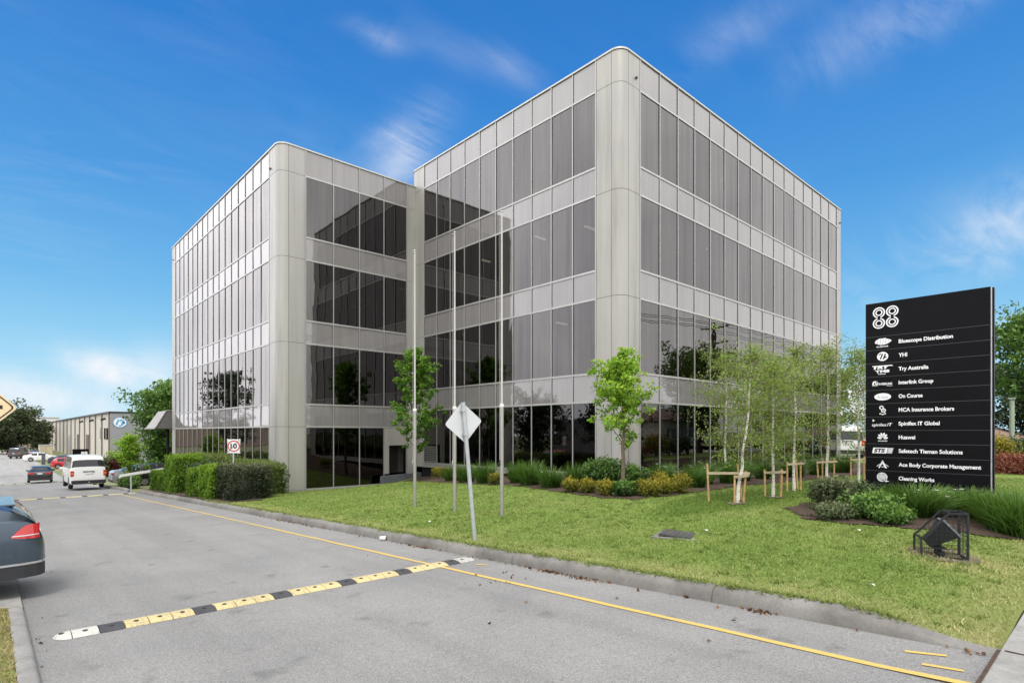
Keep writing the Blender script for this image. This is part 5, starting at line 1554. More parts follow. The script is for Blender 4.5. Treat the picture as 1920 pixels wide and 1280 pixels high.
    # wheels
    for xa in P['wheels']:
        for s0 in (1, -1):
            yo = s0 * (W_ - .015); wdt = .2
            wh = empty('wheel', (xa, yo, wr)); wh.parent = root
            m2 = MB()
            prof_ = [(0, wr * .66), (.0, wr * .90), (.02, wr * .985), (.05, wr), (wdt - .05, wr), (wdt - .02, wr * .985), (wdt, wr * .9), (wdt, wr * .6)]
            n = 28
            for (d, q) in prof_:
                for k in range(n): m2.v.append((q * math.cos(2 * PI * k / n), -s0 * d, q * math.sin(2 * PI * k / n))); m2.t.append(.5)
            for i in range(len(prof_) - 1):
                for k in range(n):
                    q4 = (i * n + k, i * n + (k + 1) % n, (i + 1) * n + (k + 1) % n, (i + 1) * n + k); m2.f.append(q4 if s0 < 0 else q4[::-1])
            m2.build('tyre', M['tyre'], wh, 40)
            m2 = MB()
            m2.tube([(0, -s0 * .05, 0), (0, -s0 * .06, 0)], wr * .67, 28)
            for k in range(5):
                a = 2 * PI * k / 5; c, s_ = math.cos(a), math.sin(a)
                m2.bar((c * wr * .08, -s0 * .022, s_ * wr * .08), (c * wr * .63, -s0 * .018, s_ * wr * .63), wr * .17, .03)
            m2.tube([(0, -s0 * .005, 0), (0, -s0 * .05, 0)], wr * .14, 14)
            m2.build('rim', M['rim'], wh, 30)
    if P.get('mirror'):
        mx, mz = P['mirror']
        for s0 in (1, -1):
            m2 = MB(); m2.box((mx - .06, min(s0 * (W_ * .93), s0 * (W_ * .93 + .2)), mz), (mx + .08, max(s0 * (W_ * .93), s0 * (W_ * .93 + .2)), mz + .13))
            o = m2.build('mirror', P.get('mirror_mat', P['paint']), root); md = o.modifiers.new('bevel', 'BEVEL'); md.width = .03; md.segments = 2
    return root

def P_wagon(pt):
    return dict(L=4.72, W=1.82, zb=.26, tuck=.07, wr=.325, wheels=(.98, 3.68), paint=pt, roofw=.80, mirror=(3.05, .93),
        top=[(0, .64), (.02, .72), (.05, .82), (.09, .91), (.13, .96), (.22, 1.035), (.31, 1.10), (.40, 1.125), (.6, 1.185), (1.0, 1.29), (1.9, 1.39), (2.7, 1.40), (3.0, 1.36), (3.75, 1.02), (4.0, .985), (4.4, .88), (4.6, .78), (4.7, .66), (4.72, .60)],
        belt=[(0, .62), (.05, .80), (.10, .90), (.16, .945), (.5, .955), (2, .945), (3.6, .93), (4.0, .92), (4.4, .84), (4.6, .74), (4.72, .58)],
        wid=[(0, .74), (.03, .83), (.08, .89), (.2, .945), (.5, .985), (1, 1), (3.6, 1), (4.2, .96), (4.5, .86), (4.65, .74), (4.72, .62)],
        glass=dict(rear=(.13, .31), front=(3.03, 3.72), side=[(.44, 1.05), (1.16, 1.95), (2.06, 2.95)]),
        patches=[
                 ('headlight', lambda x, j, c: x > 4.18 and .62 < c.z < .80 and abs(c.y) > .5, .008, M['headlamp'])],
        boxes=[('number_plate', (.008, -.19, .66), (.05, .19, .74), M['plate']), ('roof_spoiler', (.27, -.60, 1.098), (.45, .60, 1.128), pt)])
def P_sedan(pt):
    return dict(L=4.75, W=1.82, zb=.22, tuck=.08, wr=.32, wheels=(1.05, 3.78), paint=pt, roofw=.76, mirror=(3.05, .93),
        top=[(0, .70), (.03, .92), (.08, 1.02), (.2, 1.06), (.55, 1.08), (1.25, 1.38), (1.6, 1.44), (2.2, 1.455), (2.8, 1.39), (3.6, 1.00), (4.2, .90), (4.6, .76), (4.73, .62), (4.75, .58)],
        belt=[(0, .68), (.05, .93), (.2, 1.0), (.55, 1.0), (2, .96), (3.6, .94), (4.2, .85), (4.6, .72), (4.75, .56)],
        wid=[(0, .78), (.03, .88), (.1, .93), (.4, .97), (1, 1), (3.6, 1), (4.3, .95), (4.6, .84), (4.75, .66)],
        glass=dict(rear=(.60, 1.27), front=(2.85, 3.58), side=[(1.15, 1.9), (1.98, 2.9)]),
        patches=[('headlight', lambda x, j, c: x > 4.2 and .6 < c.z < .8 and abs(c.y) > .5, .008, M['headlamp'])],
        boxes=[('number_plate', (-.015, -.19, .78), (.02, .19, .89), M['plate']), ('tail_light', (-.008, .40, .80), (.09, .80, .94), M['tail_red']), ('tail_light', (-.008, -.80, .80), (.09, -.40, .94), M['tail_red']), ('boot_strip', (-.014, -.38, .92), (.03, .38, .945), M['chrome']), ('bumper', (-.03, -.78, .30), (.1, .78, .46), M['trim_dark'])])
def P_hatch(pt):
    return dict(L=4.1, W=1.74, zb=.24, tuck=.08, wr=.31, wheels=(.72, 3.25), paint=pt, roofw=.78, mirror=(2.7, .95),
        top=[(0, .66), (.03, .86), (.07, .98), (.14, 1.06), (.42, 1.38), (.6, 1.43), (1.4, 1.49), (2.2, 1.46), (2.5, 1.38), (3.2, 1.02), (3.7, .90), (4.0, .74), (4.1, .58)],
        belt=[(0, .64), (.06, .9), (.15, .98), (1.5, .96), (3.1, .93), (3.7, .84), (4.0, .70), (4.1, .56)],
        wid=[(0, .76), (.04, .87), (.12, .93), (.5, .98), (1, 1), (3.1, 1), (3.7, .93), (4, .8), (4.1, .64)],
        glass=dict(rear=(.15, .42), front=(2.5, 3.2), side=[(.62, 1.4), (1.5, 2.45)]),
        patches=[('headlight', lambda x, j, c: x > 3.55 and .6 < c.z < .82 and abs(c.y) > .45, .008, M['headlamp'])],
        boxes=[('number_plate', (-.015, -.19, .68), (.02, .19, .78), M['plate']), ('tail_light', (-.005, .50, .78), (.10, .76, 1.0), M['tail_red']), ('tail_light', (-.005, -.76, .78), (.10, -.50, 1.0), M['tail_red']), ('bumper', (-.025, -.74, .3), (.1, .74, .46), M['trim_dark'])])
def P_van(pt):
    return dict(L=4.84, W=1.73, zb=.30, tuck=.02, wr=.335, wheels=(1.05, 3.62), paint=pt, roofw=.86, mirror=(4.05, 1.05), mirror_mat=M['white'],
        top=[(0, .62), (.02, .80), (.05, 1.10), (.09, 1.25), (.17, 1.62), (.22, 1.80), (.34, 1.93), (.6, 1.985), (2.4, 2.0), (3.4, 1.96), (3.75, 1.86), (4.35, 1.26), (4.62, 1.06), (4.78, .9), (4.84, .62)],
        belt=[(0, .60), (.03, .85), (.08, 1.14), (.2, 1.22), (3, 1.2), (4.2, 1.12), (4.6, .98), (4.84, .6)],
        wid=[(0, .88), (.03, .94), (.1, .975), (.3, 1), (3.8, 1), (4.4, .95), (4.7, .86), (4.84, .72)],
        glass=dict(rear=(.09, .20), front=(3.78, 4.4), side=[(.5, 1.6), (1.72, 2.8), (2.95, 3.85)]),
        patches=[('headlight', lambda x, j, c: x > 4.5 and .65 < c.z < .9 and abs(c.y) > .45, .008, M['headlamp'])],
        boxes=[('number_plate', (.005, -.18, .90), (.05, .18, 1.01), M['plate']), ('handle_strip', (.0, -.28, 1.045), (.05, .28, 1.085), M['trim_dark']), ('bumper', (-.09, -.82, .36), (.14, .82, .56), M['trim_dark']),
               ('tail_light', (.005, .70, .80), (.14, .855, 1.12), M['tail_red']), ('tail_light', (.005, -.855, .80), (.14, -.70, 1.12), M['tail_red']), ('indicator', (.0, .708, .90), (.05, .852, 1.0), M['tail_amber']), ('indicator', (.0, -.852, .90), (.05, -.708, 1.0), M['tail_amber']),
               ('tow_ball', (-.16, -.03, .40), (-.09, .03, .47), M['chrome'])])
pt_wag = paint('paint_blue_grey', (.060, .085, .115), .55, .26)
pt_blk = paint('paint_black', (.010, .010, .012), .2, .25)
pt_wht = paint('paint_white', (.74, .74, .72), .0, .35)
pt_slv = paint('paint_silver', (.46, .48, .49), .6, .35)
pt_red = paint('paint_red', (.50, .025, .04), .1, .3)
pt_dgr = paint('paint_dark_grey', (.05, .052, .058), .5, .3)
pt_blu = paint('paint_navy', (.03, .045, .09), .4, .3)

wg = car('parked_wagon', 'dark blue grey station wagon parked at left with only its tail in view', 'car', (.50, 9.62, zr(9.6) + .02), PI, P_wagon(pt_wag), dx=.028)
# bumper furniture of the near wagon follows the tail
def tail_strip(nm, z, off, hgt, mat, x_to, parent, P=P_wagon(pt_wag)):
    W_ = P['W'] / 2; wid = P['wid']; mb = MB(); pts_ = []
    xs_ = list(np.linspace(x_to, 0.0, 22))
    for s0 in (1, -1):
        seq_ = [(x, s0 * (W_ * float(np.interp(x, [p[0] for p in wid], [p[1] for p in wid])) * .99 + off)) for x in xs_]
        pts_.append(seq_)
    line = pts_[0] + [(-off, W_ * .6), (-off, -W_ * .6)] + pts_[1][::-1]
    for i in range(len(line) - 1):
        (x0, y0), (x1, y1) = line[i], line[i + 1]
        mb.quad((x0, y0, z), (x1, y1, z), (x1, y1, z + hgt), (x0, y0, z + hgt))
    return mb.build(nm, mat, parent, 60)
tail_strip('chrome_strip', .435, .012, .026, M['chrome'], .85, wg)
tail_strip('lower_bumper', .285, .006, .14, M['trim_dark'], .60, wg)
def side_grid(nm, rows, off, mat, parent, P, s0):
    """panel laid on the flank: rows of (x, z low, z high)"""
    W_ = P['W'] / 2; mb = MB(); nz = 5
    def yy(x, z):
        w = W_ * float(np.interp(x, [p[0] for p in P['wid']], [p[1] for p in P['wid']]))
        b = float(np.interp(x, [p[0] for p in P['belt']], [p[1] for p in P['belt']]))
        zb_ = P['zb'] + P['tuck'] * (1 - ss(0, .3, x)); t = (z - zb_) / max(.05, b - zb_)
        return w * float(np.interp(t, [0, .1, .45, .72, 1.0, 1.2], [.93, .985, 1.0, .998, .955, .93])) + off
    for (x, a, b) in rows:
        for k in range(nz): 
            z = a + (b - a) * k / (nz - 1); mb.v.append((x, s0 * yy(x, z), z)); mb.t.append(.5)
    for i in range(len(rows) - 1):
        for k in range(nz - 1):
            q = (i * nz + k, i * nz + k + 1, (i + 1) * nz + k + 1, (i + 1) * nz + k); mb.f.append(q if s0 < 0 else q[::-1])
    return mb.build(nm, mat, parent, 60)
for s0 in (1, -1):
    Pw = P_wagon(pt_wag); rws = []
    xst = .055 if s0 > 0 else .095
    for x in np.linspace(xst, .33, 14):
        t = (x - .055) / .275
        rws.append((x, .735 + .03 * t ** 2, .905 - .02 * t - .13 * max(0, t - .45) ** 1.3 / .46))
    tl = side_grid('tail_light', rws, .010, M['tail_red'], wg, Pw, s0)
    side_grid('lamp_strip', [(x, .772 + .01 * (x - .05), .783 + .01 * (x - .05)) for x in np.linspace(xst + .005, .31, 12)], .014, M['headlamp'], tl, Pw, s0)
# parked on the left beyond it
car('parked_hatchback', 'dark grey hatchback showing a sliver of its tail at the left edge', 'car', (.24, 25.0, zr(25) + .02), PI, P_hatch(pt_dgr))
car('parked_hatchback', 'white hatchback in a left bay, mirrored in the ground floor glass', 'car', (.0, 21.5, zr(21.5) + .02), PI, P_hatch(pt_wht), group='cars parked in the left bays')
car('parked_sedan', 'silver sedan in a left bay, mirrored in the office glass', 'car', (-.1, 17.5, zr(17.5) + .02), PI, P_sedan(pt_slv), group='cars parked in the left bays')
car('parked_sedan', 'red sedan parked far left, mirrored in the front glass', 'car', (-.2, 31.0, zr(31) + .02), PI, P_sedan(pt_red), group='cars parked in the left bays')

vx = 4.32
car('white_van', 'white van driving away up the drive with its amber indicators showing', 'van', (vx, 41.6, zr(41.6) + .03), PI / 2 + R(1), P_van(pt_wht), dx=.05)
car('black_sedan', 'black sedan with a white plate driving away beyond the van', 'car', (3.35, 66.5, zr(66.5) + .03), PI / 2 - R(4), P_sedan(pt_blk))
# cars parked nose-in on the right of the far drive
for i, (x, y, rz, fn, pt, nm, lb) in enumerate([
        (6.9, 80, 8, P_hatch, pt_slv, 'parked_hatchback', 'silver green hatchback nearest in the far row, half hidden by the van'),
        (6.6, 86, 6, P_sedan, pt_wht, 'parked_sedan', 'white sedan second in the far row beside the red car'),
        (5.9, 95, 5, P_hatch, pt_red, 'parked_hatchback', 'red hatchback third in the far row'),
        (8.0, 92, 5, P_sedan, pt_slv, 'parked_sedan', 'silver sedan behind the white car in the far row'),
        (6.2, 106, 3, P_sedan, pt_blu, 'parked_sedan', 'navy sedan near the dark pillar in the far row'),
        (4.0, 122, 6, P_sedan, pt_wht, 'parked_sedan', 'white sedan farthest in the row at the far end')]):
    car(nm, lb, 'car', (x, y, zr(y)), R(-rz), fn(pt), 'cars parked nose in along the far drive', dx=.12)
for i, (x, y, rz, fn, pt, nm, lb) in enumerate([
        (6.0, 46.6, 0, P_sedan, pt_slv, 'parked_sedan', 'silver car right of the white van behind the low green shrub'),
        (6.75, 44.4, 0, P_hatch, pt_dgr, 'parked_hatchback', 'dark car with a wide windscreen behind the boom rail'),
        (10.2, 49, 0, P_sedan, pt_wht, 'parked_sedan', 'white car under the entrance canopy with only its roof in view')]):
    car(nm, lb, 'car', (x, y, zr(y)), R(rz), fn(pt), 'cars parked by the entrance', dx=.1)
for i, (x, y, rz, fn, pt, nm, lb) in enumerate([
        (-6.5, 136, 90, P_hatch, pt_blu, 'parked_hatchback', 'navy hatchback left of the red one in the far back row'), (-3.4, 134, 90, P_sedan, pt_red, 'parked_sedan', 'red sedan under the large dark tree in the far back row'),
        (-.4, 135, 90, P_hatch, pt_blk, 'parked_hatchback', 'black hatchback right of the red sedan in the far back row'), (3.2, 136, 70, P_van, pt_dgr, 'parked_van', 'dark van right of the dark tree trunk'),
        (6.2, 140, 90, P_sedan, pt_slv, 'parked_sedan', 'silver sedan right of the dark van at the far end')]):
    car(nm, lb, 'car', (x, y, zr(y)), R(rz), fn(pt), 'cars in the far back row', dx=.14)
for i, (x, y, rz, fn, pt, nm, lb) in enumerate([(36.5, 11.2, 20, P_van, pt_wht, 'parked_van', 'white van partly seen between the birches and the sign'), (38.5, 9.4, 20, P_hatch, pt_blu, 'parked_hatchback', 'blue hatchback seen through the last birch left of the sign')]):
    car(nm, lb, 'car', (x, y, .02), R(rz), fn(pt), 'vehicles parked beyond the birches', dx=.12)

# ------------------------------------------------------------------ far buildings
def ribbed(name, base, axis_scale=3.5):
    m, nt, N, L, P = newmat(name)
    co = objco(nt); wv = N.new('ShaderNodeTexWave'); wv.inputs['Scale'].default_value = axis_scale; wv.bands_direction = 'X'; L.new(co, wv.inputs['Vector'])
    wv2 = N.new('ShaderNodeTexWave'); wv2.inputs['Scale'].default_value = axis_scale; wv2.bands_direction = 'Y'; L.new(co, wv2.inputs['Vector'])
    c = ramp(nt, noise(nt, .4, 4, .6, co), [(.3, tuple(b * .9 for b in base)), (.7, tuple(b * 1.06 for b in base))])
    L.new(c, P.inputs['Base Color']); P.inputs['Roughness'].default_value = .6
    s = math_(nt, 'ADD', wv.outputs['Fac'], wv2.outputs['Fac'])
    L.new(bump(nt, s, .5, .05), P.inputs['Normal'])
    return m
zg0 = -3.162
wh = empty('warehouse', (12.5, 97, zg0), 0, 'long beige warehouse with brown pilasters and a grey end wall carrying a round blue logo', 'warehouse')
wo = Vector(wh.location)
def wp(mb, name, mat, par=wh, smooth=None):
    o = mb.build(name, mat, par, smooth); o.location = -wo if par is wh else (0, 0, 0); return o
beige = simple('warehouse_beige', (.50, .475, .43), .8, var=.08, scale=.5); brown = simple('warehouse_brown', (.19, .14, .11), .7)
zt = 4.30
mb = MB(); mb.box((12.5, 97, zg0), (42, 205, zt)); wp(mb, 'wall', beige)
mb = MB(); mb.box((12.46, 96.9, zg0 + .4), (30, 96.99, zt + .1)); wp(mb, 'end_wall', ribbed('warehouse_grey', (.27, .278, .29), 3.2))
mb = MB(); mb.box((12.3, 96.85, zt - .02), (42, 205, zt + .22)); wp(mb, 'gutter', M['trim_dark'])
ys_ = [97.3, 104.3, 111.3, 118.3, 125.3, 133, 140.5, 148, 156, 164, 173, 183, 195]
for y in ys_:
    mb = MB(); mb.box((12.34, y, zg0), (12.5, y + .4, zt - .02)); wp(mb, 'pilaster', brown)
for (y0, y1, z0, z1) in ((98.4, 102.5, .6, 2.2), (105.4, 106.6, .55, 2.3)):
    mb = MB(); mb.box((12.44, y0, z0), (12.49, y1, z1)); w_ = wp(mb, 'window', M['car_glass'])
    mb = MB(); mb.box((12.42, (y0 + y1) / 2 - .08, z0), (12.438, (y0 + y1) / 2 + .08, z1)); fm = mb.build('frame', M['white'], w_)
for (y0, y1, z1, mt) in ((120.2, 123.6, 1.2, M['interior']), (135, 137.5, 1.2, M['ramp_wall']), (151, 154, .9, M['galv'])):
    mb = MB(); mb.box((12.42, y0, zg0), (12.49, y1, z1)); wp(mb, 'door', mt)
mb = MB(); mb.box((17.4, 96.84, zg0), (22, 96.89, 2.1)); wp(mb, 'roller_opening', M['shadow_gap'])
for y in (101, 114, 128):
    mb = MB(); mb.bar((12.45, y, zt - .7), (11.9, y + .3, zt - .95), .12, .3); wp(mb, 'wall_lamp', M['trim_dark'])
mb = MB(); mb.tube([(18.9, 99, zt), (18.9, 99, zt + 2.3)], .28, 12); wp(mb, 'flue', M['trim_dark'], smooth=40)
fl = Flat((13.62, 96.86, 3.0), (.74, 0, 0), (0, 0, .74)); fl.n = Vector((0, -1, 0))
fl.ell(0, 0, 1.12, 1.0, 0, 36); wp(fl.mb, 'logo_disc', M['white'])
fl.mb = MB(); fl.ring(0, 0, 1.0, 1.11, 0, 360, .012, 40, .9)
fl.poly([(-.75, -.35), (-.45, -.6), (-.1, .45), (-.3, .7)], .014); fl.poly([(.05, .05), (.35, .55), (.15, .7), (-.1, .3)], .016); fl.poly([(.1, -.7), (.42, -.62), (.62, .42), (.35, .55)], .012); fl.poly([(-.2, -.75), (.1, -.8), (.1, -.5), (-.1, -.45)], .016); fl.poly([(.5, -.5), (.85, -.1), (.6, .05), (.4, -.2)], .018)
wp(fl.mb, 'logo_mark', M['logo_blue'])
# low far sheds
for (nm, lb, x0, x1, y0, y1, h, mt) in (('brick_shed', 'long low pinkish brown shed wall behind the large dark tree', -60, 14, 214, 235, 6.4, simple('shed_brick', (.30, .235, .20), .9, var=.12, scale=.4)),
                                        ('white_building', 'small white building with dark windows far left of the warehouse', 10.5, 17, 240, 250, 9.4, M['white'])):
    r = empty(nm, ((x0 + x1) / 2, y0, zg0), 0, lb, 'building'); o_ = Vector(r.location)
    mb = MB(); mb.box((x0, y0, zg0), (x1, y1, zg0 + h)); o = mb.build('wall', mt, r); o.location = -o_
    mb = MB(); mb.box((x0 - .3, y0 - .3, zg0 + h), (x1 + .3, y1, zg0 + h + .3)); o = mb.build('roof', M['coping'], r); o.location = -o_
    if nm == 'white_building':
        for k in range(4):
            mb = MB(); mb.box((x0 + .7 + k * 1.5, y0 - .06, zg0 + h - 2.1), (x0 + 1.5 + k * 1.5, y0 - .01, zg0 + h - 1.0)); o = mb.build('window', M['ramp_wall'], r); o.location = -o_
    else:
        for k in range(9):
            mb = MB(); mb.box((x0 + 2 + k * 8, y0 - .12, zg0), (x0 + 2.5 + k * 8, y0 - .01, zg0 + h - .3)); o = mb.build('pilaster', mt, r); o.location = -o_
# crate shaped container and dark pillar by the far cars
r = empty('storage_container', (10, 150, zg0), 0, 'cream storage container at the left end of the beige warehouse', 'container')
mb = MB(); mb.box((-2.5, -1.2, 0), (-.5, 4, 2.1)); mb.build('box', simple('container_cream', (.50, .45, .31), .7), r)
mb = MB(); mb.box((-2.4, -1.26, .1), (-1.5, -1.21, 2.0)); mb.build('door', simple('container_door', (.44, .39, .27), .7), r)
mb = MB(); mb.box((-2.55, -1.3, 2.1), (-.4, 4.1, 2.2)); mb.build('roof', M['coping'], r)
r = empty('pillar_sign', (5.85, 108, zg0), 0, 'narrow dark pillar sign standing among the far parked cars', 'sign')
mb = MB(); mb.prism([(-.22, -.12), (.22, -.12), (.22, .12), (-.22, .12)], 0, 1.6); mb.build('panel', M['ramp_wall'], r); mb = MB(); mb.box((-.23, -.13, 1.6), (.23, .13, 1.66)); mb.build('cap', M['trim_dark'], r)
# second small 88 sign
r = empty('entry_sign', (7.38, 78, zg0), 0, 'small distant black sign with a white 88 above the white van', 'sign board')
mb = MB(); mb.box((-.72, -.1, 0), (.72, .1, 2.92)); mb.build('board', M['sign_black'], r)
me = text_mesh('88', .58, .46, bold=.03); place_text(me, 'number', M['sign_white'], r, (.02, -.112, 2.2), (1, 0, 0), (0, 0, 1))
# brick house at the right
hs_ = empty('brick_house', (44, 4.9, -1.07), 0, 'red brick house with a weathered tiled hip roof right of the black sign', 'house')
brick = simple('house_brick', (.34, .115, .06), .9, var=.25, scale=3)
tile = simple('roof_tile', (.22, .14, .11), .85, var=.4, scale=2.5, bmp=.8)
mb = MB(); mb.box((0, 0, 0), (12, 8, 2.2)); mb.build('wall', brick, hs_)
mb = MB(); mb.add([(-.6, -.6, 2.2), (12.6, -.6, 2.2), (12.6, 8.6, 2.2), (-.6, 8.6, 2.2), (3.4, 4, 3.75), (9, 4, 3.75)], [(0, 1, 5, 4), (1, 2, 5), (2, 3, 4, 5), (3, 0, 4)]); mb.build('roof', tile, hs_)
mb = MB(); mb.box((-.62, -.64, 2.08), (12.62, -.6, 2.21)); mb.box((-.66, -.64, 2.08), (-.62, 8.6, 2.21)); mb.build('gutter', M['white'], hs_)
for (a, b_) in ((1.0, 2.6), (4.6, 7.2)):
    mb = MB(); mb.box((a, -.05, .7), (b_, -.01, 1.9)); wd_ = mb.build('window', M['car_glass'], hs_)
    mb = MB(); mb.box((a - .06, -.06, .62), (b_ + .06, -.052, .70)); mb.box(((a + b_) / 2 - .03, -.06, .7), ((a + b_) / 2 + .03, -.052, 1.9)); mb.build('frame', M['white'], wd_)
mb = MB(); mb.box((-.05, 1.2, .7), (-.01, 2.6, 1.9)); mb.build('window', M['car_glass'], hs_)
mb = MB(); mb.box((-.05, 4.4, .0), (-.01, 5.3, 2.0)); mb.build('door', M['coping'], hs_)
r = empty('green_post', (33, 3.64, .05), 0, 'pale green power pole by the brick house', 'pole')
mb = MB(); mb.tube([(0, 0, 0), (0, 0, 3.0)], [.10, .09], 10); mb.build('post', simple('post_green', (.30, .36, .27), .8), r); mb = MB(); mb.box((-.12, -.12, 3.0), (.12, .12, 3.05)); mb.build('cap', M['galv'], r)
# across the street, mirrored in the front glass: houses and a power pole
pl = empty('power_pole', (50, -3.4, -.1), R(4), 'timber power pole with cross arms across the street, mirrored in the front glass', 'power pole')
mb = MB(); mb.tube([(0, 0, 0), (0, 0, 11.9)], [.2, .16], 10); mb.build('pole', M['bark_dark'], pl)
for z in (11.45, 10.0, 7.3):
    mb = MB(); mb.bar((.2, -1.35, z), (.2, 1.35, z), .13); mb.build('cross_arm', M['bark_dark'], pl)
for k, yy in enumerate((-1.2, -.6, .6, 1.2)):
    mb = MB(); mb.tube([(-62, yy, 11.5), (-45, yy, 10.9), (-28, yy, 10.7), (-12, yy, 11.0), (.2, yy, 11.55), (15, yy, 11.0), (30, yy, 10.7), (45, yy, 10.9), (62, yy, 11.5)], .022, 4); mb.build('wire', M['black'], pl)
for i, (x, w_, h, lb) in enumerate([(38, 13, 3.3, 'pale house across the street, first in the mirrored row'), (56, 14, 3.4, 'pale house across the street, middle of the mirrored row'), (76, 15, 3.4, 'pale house across the street, last of the mirrored row')]):
    r = empty('street_house', (x, -26, -.05), 0, lb, 'house', 'houses across the street')
    mb = MB(); mb.box((0, -8, 0), (w_, 0, h)); mb.build('wall', beige, r)
    mb = MB(); mb.add([(-.5, .5, h), (w_ + .5, .5, h), (w_ + .5, -8.5, h), (-.5, -8.5, h), (4, -4, h + 1.9), (w_ - 4, -4, h + 1.9)], [(0, 1, 5, 4), (1, 2, 5), (2, 3, 4, 5), (3, 0, 4)]); mb.build('roof', tile, r)
    for k in (2, 8):
        mb = MB(); mb.box((k, .01, .9), (k + 2.2, .05, 2.2)); mb.build('window', M['car_glass'], r)
r = empty('factory', (-24, 30, zr(30)), 0, 'low grey factory left of the parking bays, mirrored in the glass', 'building')
mb = MB(); mb.box((-8, -22, 0), (0, 22, 4.2)); mb.build('wall', ribbed('factory_grey', (.30, .29, .27), 3), r)
mb = MB(); mb.box((-8.2, -22.2, 4.2), (.2, 22.2, 4.5)); mb.build('roof', M['coping'], r)

# ------------------------------------------------------------------ light, sky, camera
SUN_EL, SUN_AZ = R(58), R(222)      # azimuth measured from +Y towards +X: the sun stands behind the camera
w = bpy.data.worlds.new('World'); scene.world = w; w.use_nodes = True
nt = w.node_tree; N = nt.nodes; L = nt.links
bg = N['Background']; bg.inputs['Strength'].default_value = .1
sky = N.new('ShaderNodeTexSky'); sky.sky_type = 'NISHITA'; sky.sun_disc = False
sky.sun_elevation = SUN_EL; sky.sun_rotation = SUN_AZ
sky.air_density = 1.0; sky.dust_density = .6; sky.ozone_density = 2.5
tc = N.new('ShaderNodeTexCoord'); D = tc.outputs['Generated']
sep = N.new('ShaderNodeSeparateXYZ'); L.new(D, sep.inputs[0])
x, y, z = sep.outputs
# deepen the blue a little, paler and more cyan to the horizon
hs = N.new('ShaderNodeHueSaturation'); hs.inputs['Saturation'].default_value = 1.25; hs.inputs['Value'].default_value = 1.0
L.new(sky.outputs[0], hs.inputs['Color'])
grad = ramp(nt, z, [(0.0, (5.6, 8.4, 9.9)), (.10, (3.7, 7.2, 9.6)), (.22, (1.75, 5.1, 8.8)), (.36, (.85, 3.5, 7.9)), (.52, (.38, 2.4, 6.9)), (.75, (.18, 1.6, 5.3))])
blue = mixc(nt, .92, hs.outputs[0], grad)
# high wispy cirrus: direction projected on a flat layer
zc = math_(nt, 'MAXIMUM', math_(nt, 'ADD', z, .12), .02)
cx = math_(nt, 'DIVIDE', x, zc); cy = math_(nt, 'DIVIDE', y, zc)
cmb = N.new('ShaderNodeCombineXYZ'); L.new(cx, cmb.inputs[0]); L.new(cy, cmb.inputs[1])
mp = N.new('ShaderNodeMapping'); mp.inputs['Rotation'].default_value = (0, 0, R(-28)); mp.inputs['Scale'].default_value = (.55, 1.9, 1); mp.inputs['Location'].default_value = (3.1, 1.7, 0)
L.new(cmb.outputs[0], mp.inputs['Vector'])
n1 = noise(nt, .62, 3, .5, cmb.outputs[0], .3)
n2 = noise(nt, 2.6, 9, .66, mp.outputs[0], 1.2)
wisp = math_(nt, 'MULTIPLY', ramp(nt, n1, [(.46, (0, 0, 0)), (.68, (1, 1, 1))]), ramp(nt, n2, [(.42, (0, 0, 0)), (.78, (1, 1, 1))]))
# soft streaks in fixed directions of the sky, broken up by the same fibrous noise
def blob(px_dir, sx, sy, ang, amp, hard=.55):
    """gaussian patch around a world direction"""
    d = Vector(px_dir).normalized(); r = d.cross(Vector((0, 0, 1))).normalized(); u = r.cross(d)
    ca, sa = math.cos(ang), math.sin(ang)
    a = r * ca + u * sa; b_ = u * ca - r * sa
    def dot(v):
        n = N.new('ShaderNodeVectorMath'); n.operation = 'DOT_PRODUCT'; L.new(D, n.inputs[0]); n.inputs[1].default_value = v
        return n.outputs['Value']
    p = math_(nt, 'POWER', math_(nt, 'DIVIDE', dot(a), sx), 2.0) if False else math_(nt, 'MULTIPLY', math_(nt, 'DIVIDE', dot(a), sx), math_(nt, 'DIVIDE', dot(a), sx))
    q = math_(nt, 'MULTIPLY', math_(nt, 'DIVIDE', dot(b_), sy), math_(nt, 'DIVIDE', dot(b_), sy))
    g = math_(nt, 'EXPONENT', math_(nt, 'MULTIPLY', math_(nt, 'ADD', p, q), -1.0))
    front = math_(nt, 'GREATER_THAN', dot(d), .3)
    f = math_(nt, 'MULTIPLY', math_(nt, 'MULTIPLY', g, front), amp)
    return f
def pdir(px, py):
    l = (px - 960) / 1070; e = (810 - py) / 1070
    return (SN + CS * l, CS - SN * l, e)
n4 = noise(nt, 7.5, 8, .62, D, .8)
fib = ramp(nt, math_(nt, 'ADD', math_(nt, 'MULTIPLY', n2, .55), math_(nt, 'MULTIPLY', n4, .45)), [(.38, (.0, .0, .0)), (.62, (1, 1, 1))])
tot = math_(nt, 'MULTIPLY', wisp, .16)
fib_low = ramp(nt, n4, [(.34, (.30, .30, .30)), (.62, (1, 1, 1))])
for (px, py, sx, sy, ang, amp) in ((710, 72, .045, .014, -.22, .55), (840, 90, .12, .02, -.32, .17), (960, 125, .06, .018, -.5, .34), (760, 285, .085, .035, .85, .85), (735, 250, .06, .016, .5, .3), (1650, 50, .12, .035, .2, .5), (1350, 75, .14, .03, .3, .30), (1780, 20, .05, .02, .3, .4),
                                   (1890, 430, .10, .045, .35, .75), (1900, 620, .12, .02, .1, .5), (235, 702, .085, .022, -.30, 1.3), (90, 745, .15, .028, -.2, .95), (1620, 560, .03, .04, .8, .28), (300, 690, .05, .035, -.3, .4)):
    tot = math_(nt, 'ADD', tot, math_(nt, 'MULTIPLY', blob(pdir(px, py), sx * .8, sy, ang, amp * (.62 if py < 500 else .9)), fib if py < 650 else fib_low))
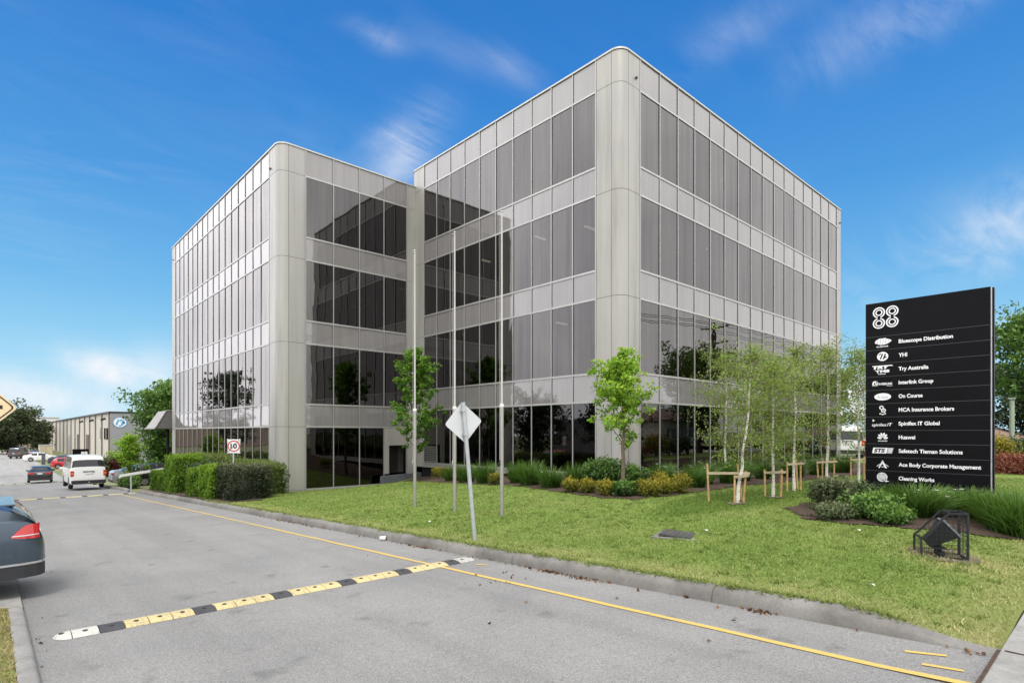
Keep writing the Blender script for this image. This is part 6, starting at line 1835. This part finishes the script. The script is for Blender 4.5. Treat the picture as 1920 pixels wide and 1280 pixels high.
cum = math_(nt, 'MULTIPLY', blob(pdir(1600, 752), .055, .035, 0, 1.6), ramp(nt, noise(nt, 16, 5, .6, D), [(.4, (0, 0, 0)), (.55, (1, 1, 1))]))
tot = math_(nt, 'MINIMUM', math_(nt, 'ADD', tot, cum), 1.0)
front_sky = mixc(nt, tot, blue, (9.3, 9.5, 9.9))
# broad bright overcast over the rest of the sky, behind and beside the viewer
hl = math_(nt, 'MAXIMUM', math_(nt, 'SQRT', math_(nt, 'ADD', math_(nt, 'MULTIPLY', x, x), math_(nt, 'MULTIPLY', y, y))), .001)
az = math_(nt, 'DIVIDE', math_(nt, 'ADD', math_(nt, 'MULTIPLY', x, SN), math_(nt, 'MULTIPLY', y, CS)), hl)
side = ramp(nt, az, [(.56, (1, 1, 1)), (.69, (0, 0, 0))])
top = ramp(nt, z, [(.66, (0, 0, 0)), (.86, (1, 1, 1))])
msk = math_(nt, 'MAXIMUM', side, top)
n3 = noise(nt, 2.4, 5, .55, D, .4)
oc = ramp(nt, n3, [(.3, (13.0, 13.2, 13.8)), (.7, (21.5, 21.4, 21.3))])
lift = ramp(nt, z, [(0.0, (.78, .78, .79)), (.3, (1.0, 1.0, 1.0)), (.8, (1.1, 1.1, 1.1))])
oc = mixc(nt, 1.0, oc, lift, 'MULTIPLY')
# added brightening of the unseen sky at left, to pale the long wing's glass
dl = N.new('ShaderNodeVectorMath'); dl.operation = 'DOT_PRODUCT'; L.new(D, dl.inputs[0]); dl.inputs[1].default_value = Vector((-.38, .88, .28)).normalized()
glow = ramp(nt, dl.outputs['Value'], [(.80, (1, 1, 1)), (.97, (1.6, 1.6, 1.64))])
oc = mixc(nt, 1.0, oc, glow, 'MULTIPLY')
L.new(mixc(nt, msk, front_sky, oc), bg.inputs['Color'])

sl = bpy.data.lights.new('sun', 'SUN'); sl.energy = 2.0; sl.angle = R(14); sl.color = (1, .965, .91)
so = link(bpy.data.objects.new('sun', sl))
sd = Vector((math.sin(SUN_AZ) * math.cos(SUN_EL), math.cos(SUN_AZ) * math.cos(SUN_EL), math.sin(SUN_EL)))
so.location = sd * 60; so.rotation_euler = (-sd).to_track_quat('-Z', 'Y').to_euler()

cam = bpy.data.cameras.new('camera'); cam.sensor_width = 36; cam.lens = 36 * 1070 / 1920; cam.shift_y = 170 / 1920
cam.clip_start = .05; cam.clip_end = 5000
co_ = link(bpy.data.objects.new('camera', cam)); co_.location = (0, 0, 1.6); co_.rotation_euler = (R(90), 0, -YAW)
scene.camera = co_
scene.view_settings.view_transform = 'Standard'; scene.view_settings.look = 'None'; scene.view_settings.exposure = 0
scene.render.engine = 'CYCLES'
cy_ = scene.cycles; cy_.max_bounces = 10; cy_.diffuse_bounces = 3; cy_.glossy_bounces = 4; cy_.transmission_bounces = 4; cy_.transparent_max_bounces = 12
cy_.caustics_reflective = False; cy_.caustics_refractive = False; cy_.sample_clamp_indirect = 6
cy_.use_denoising = True
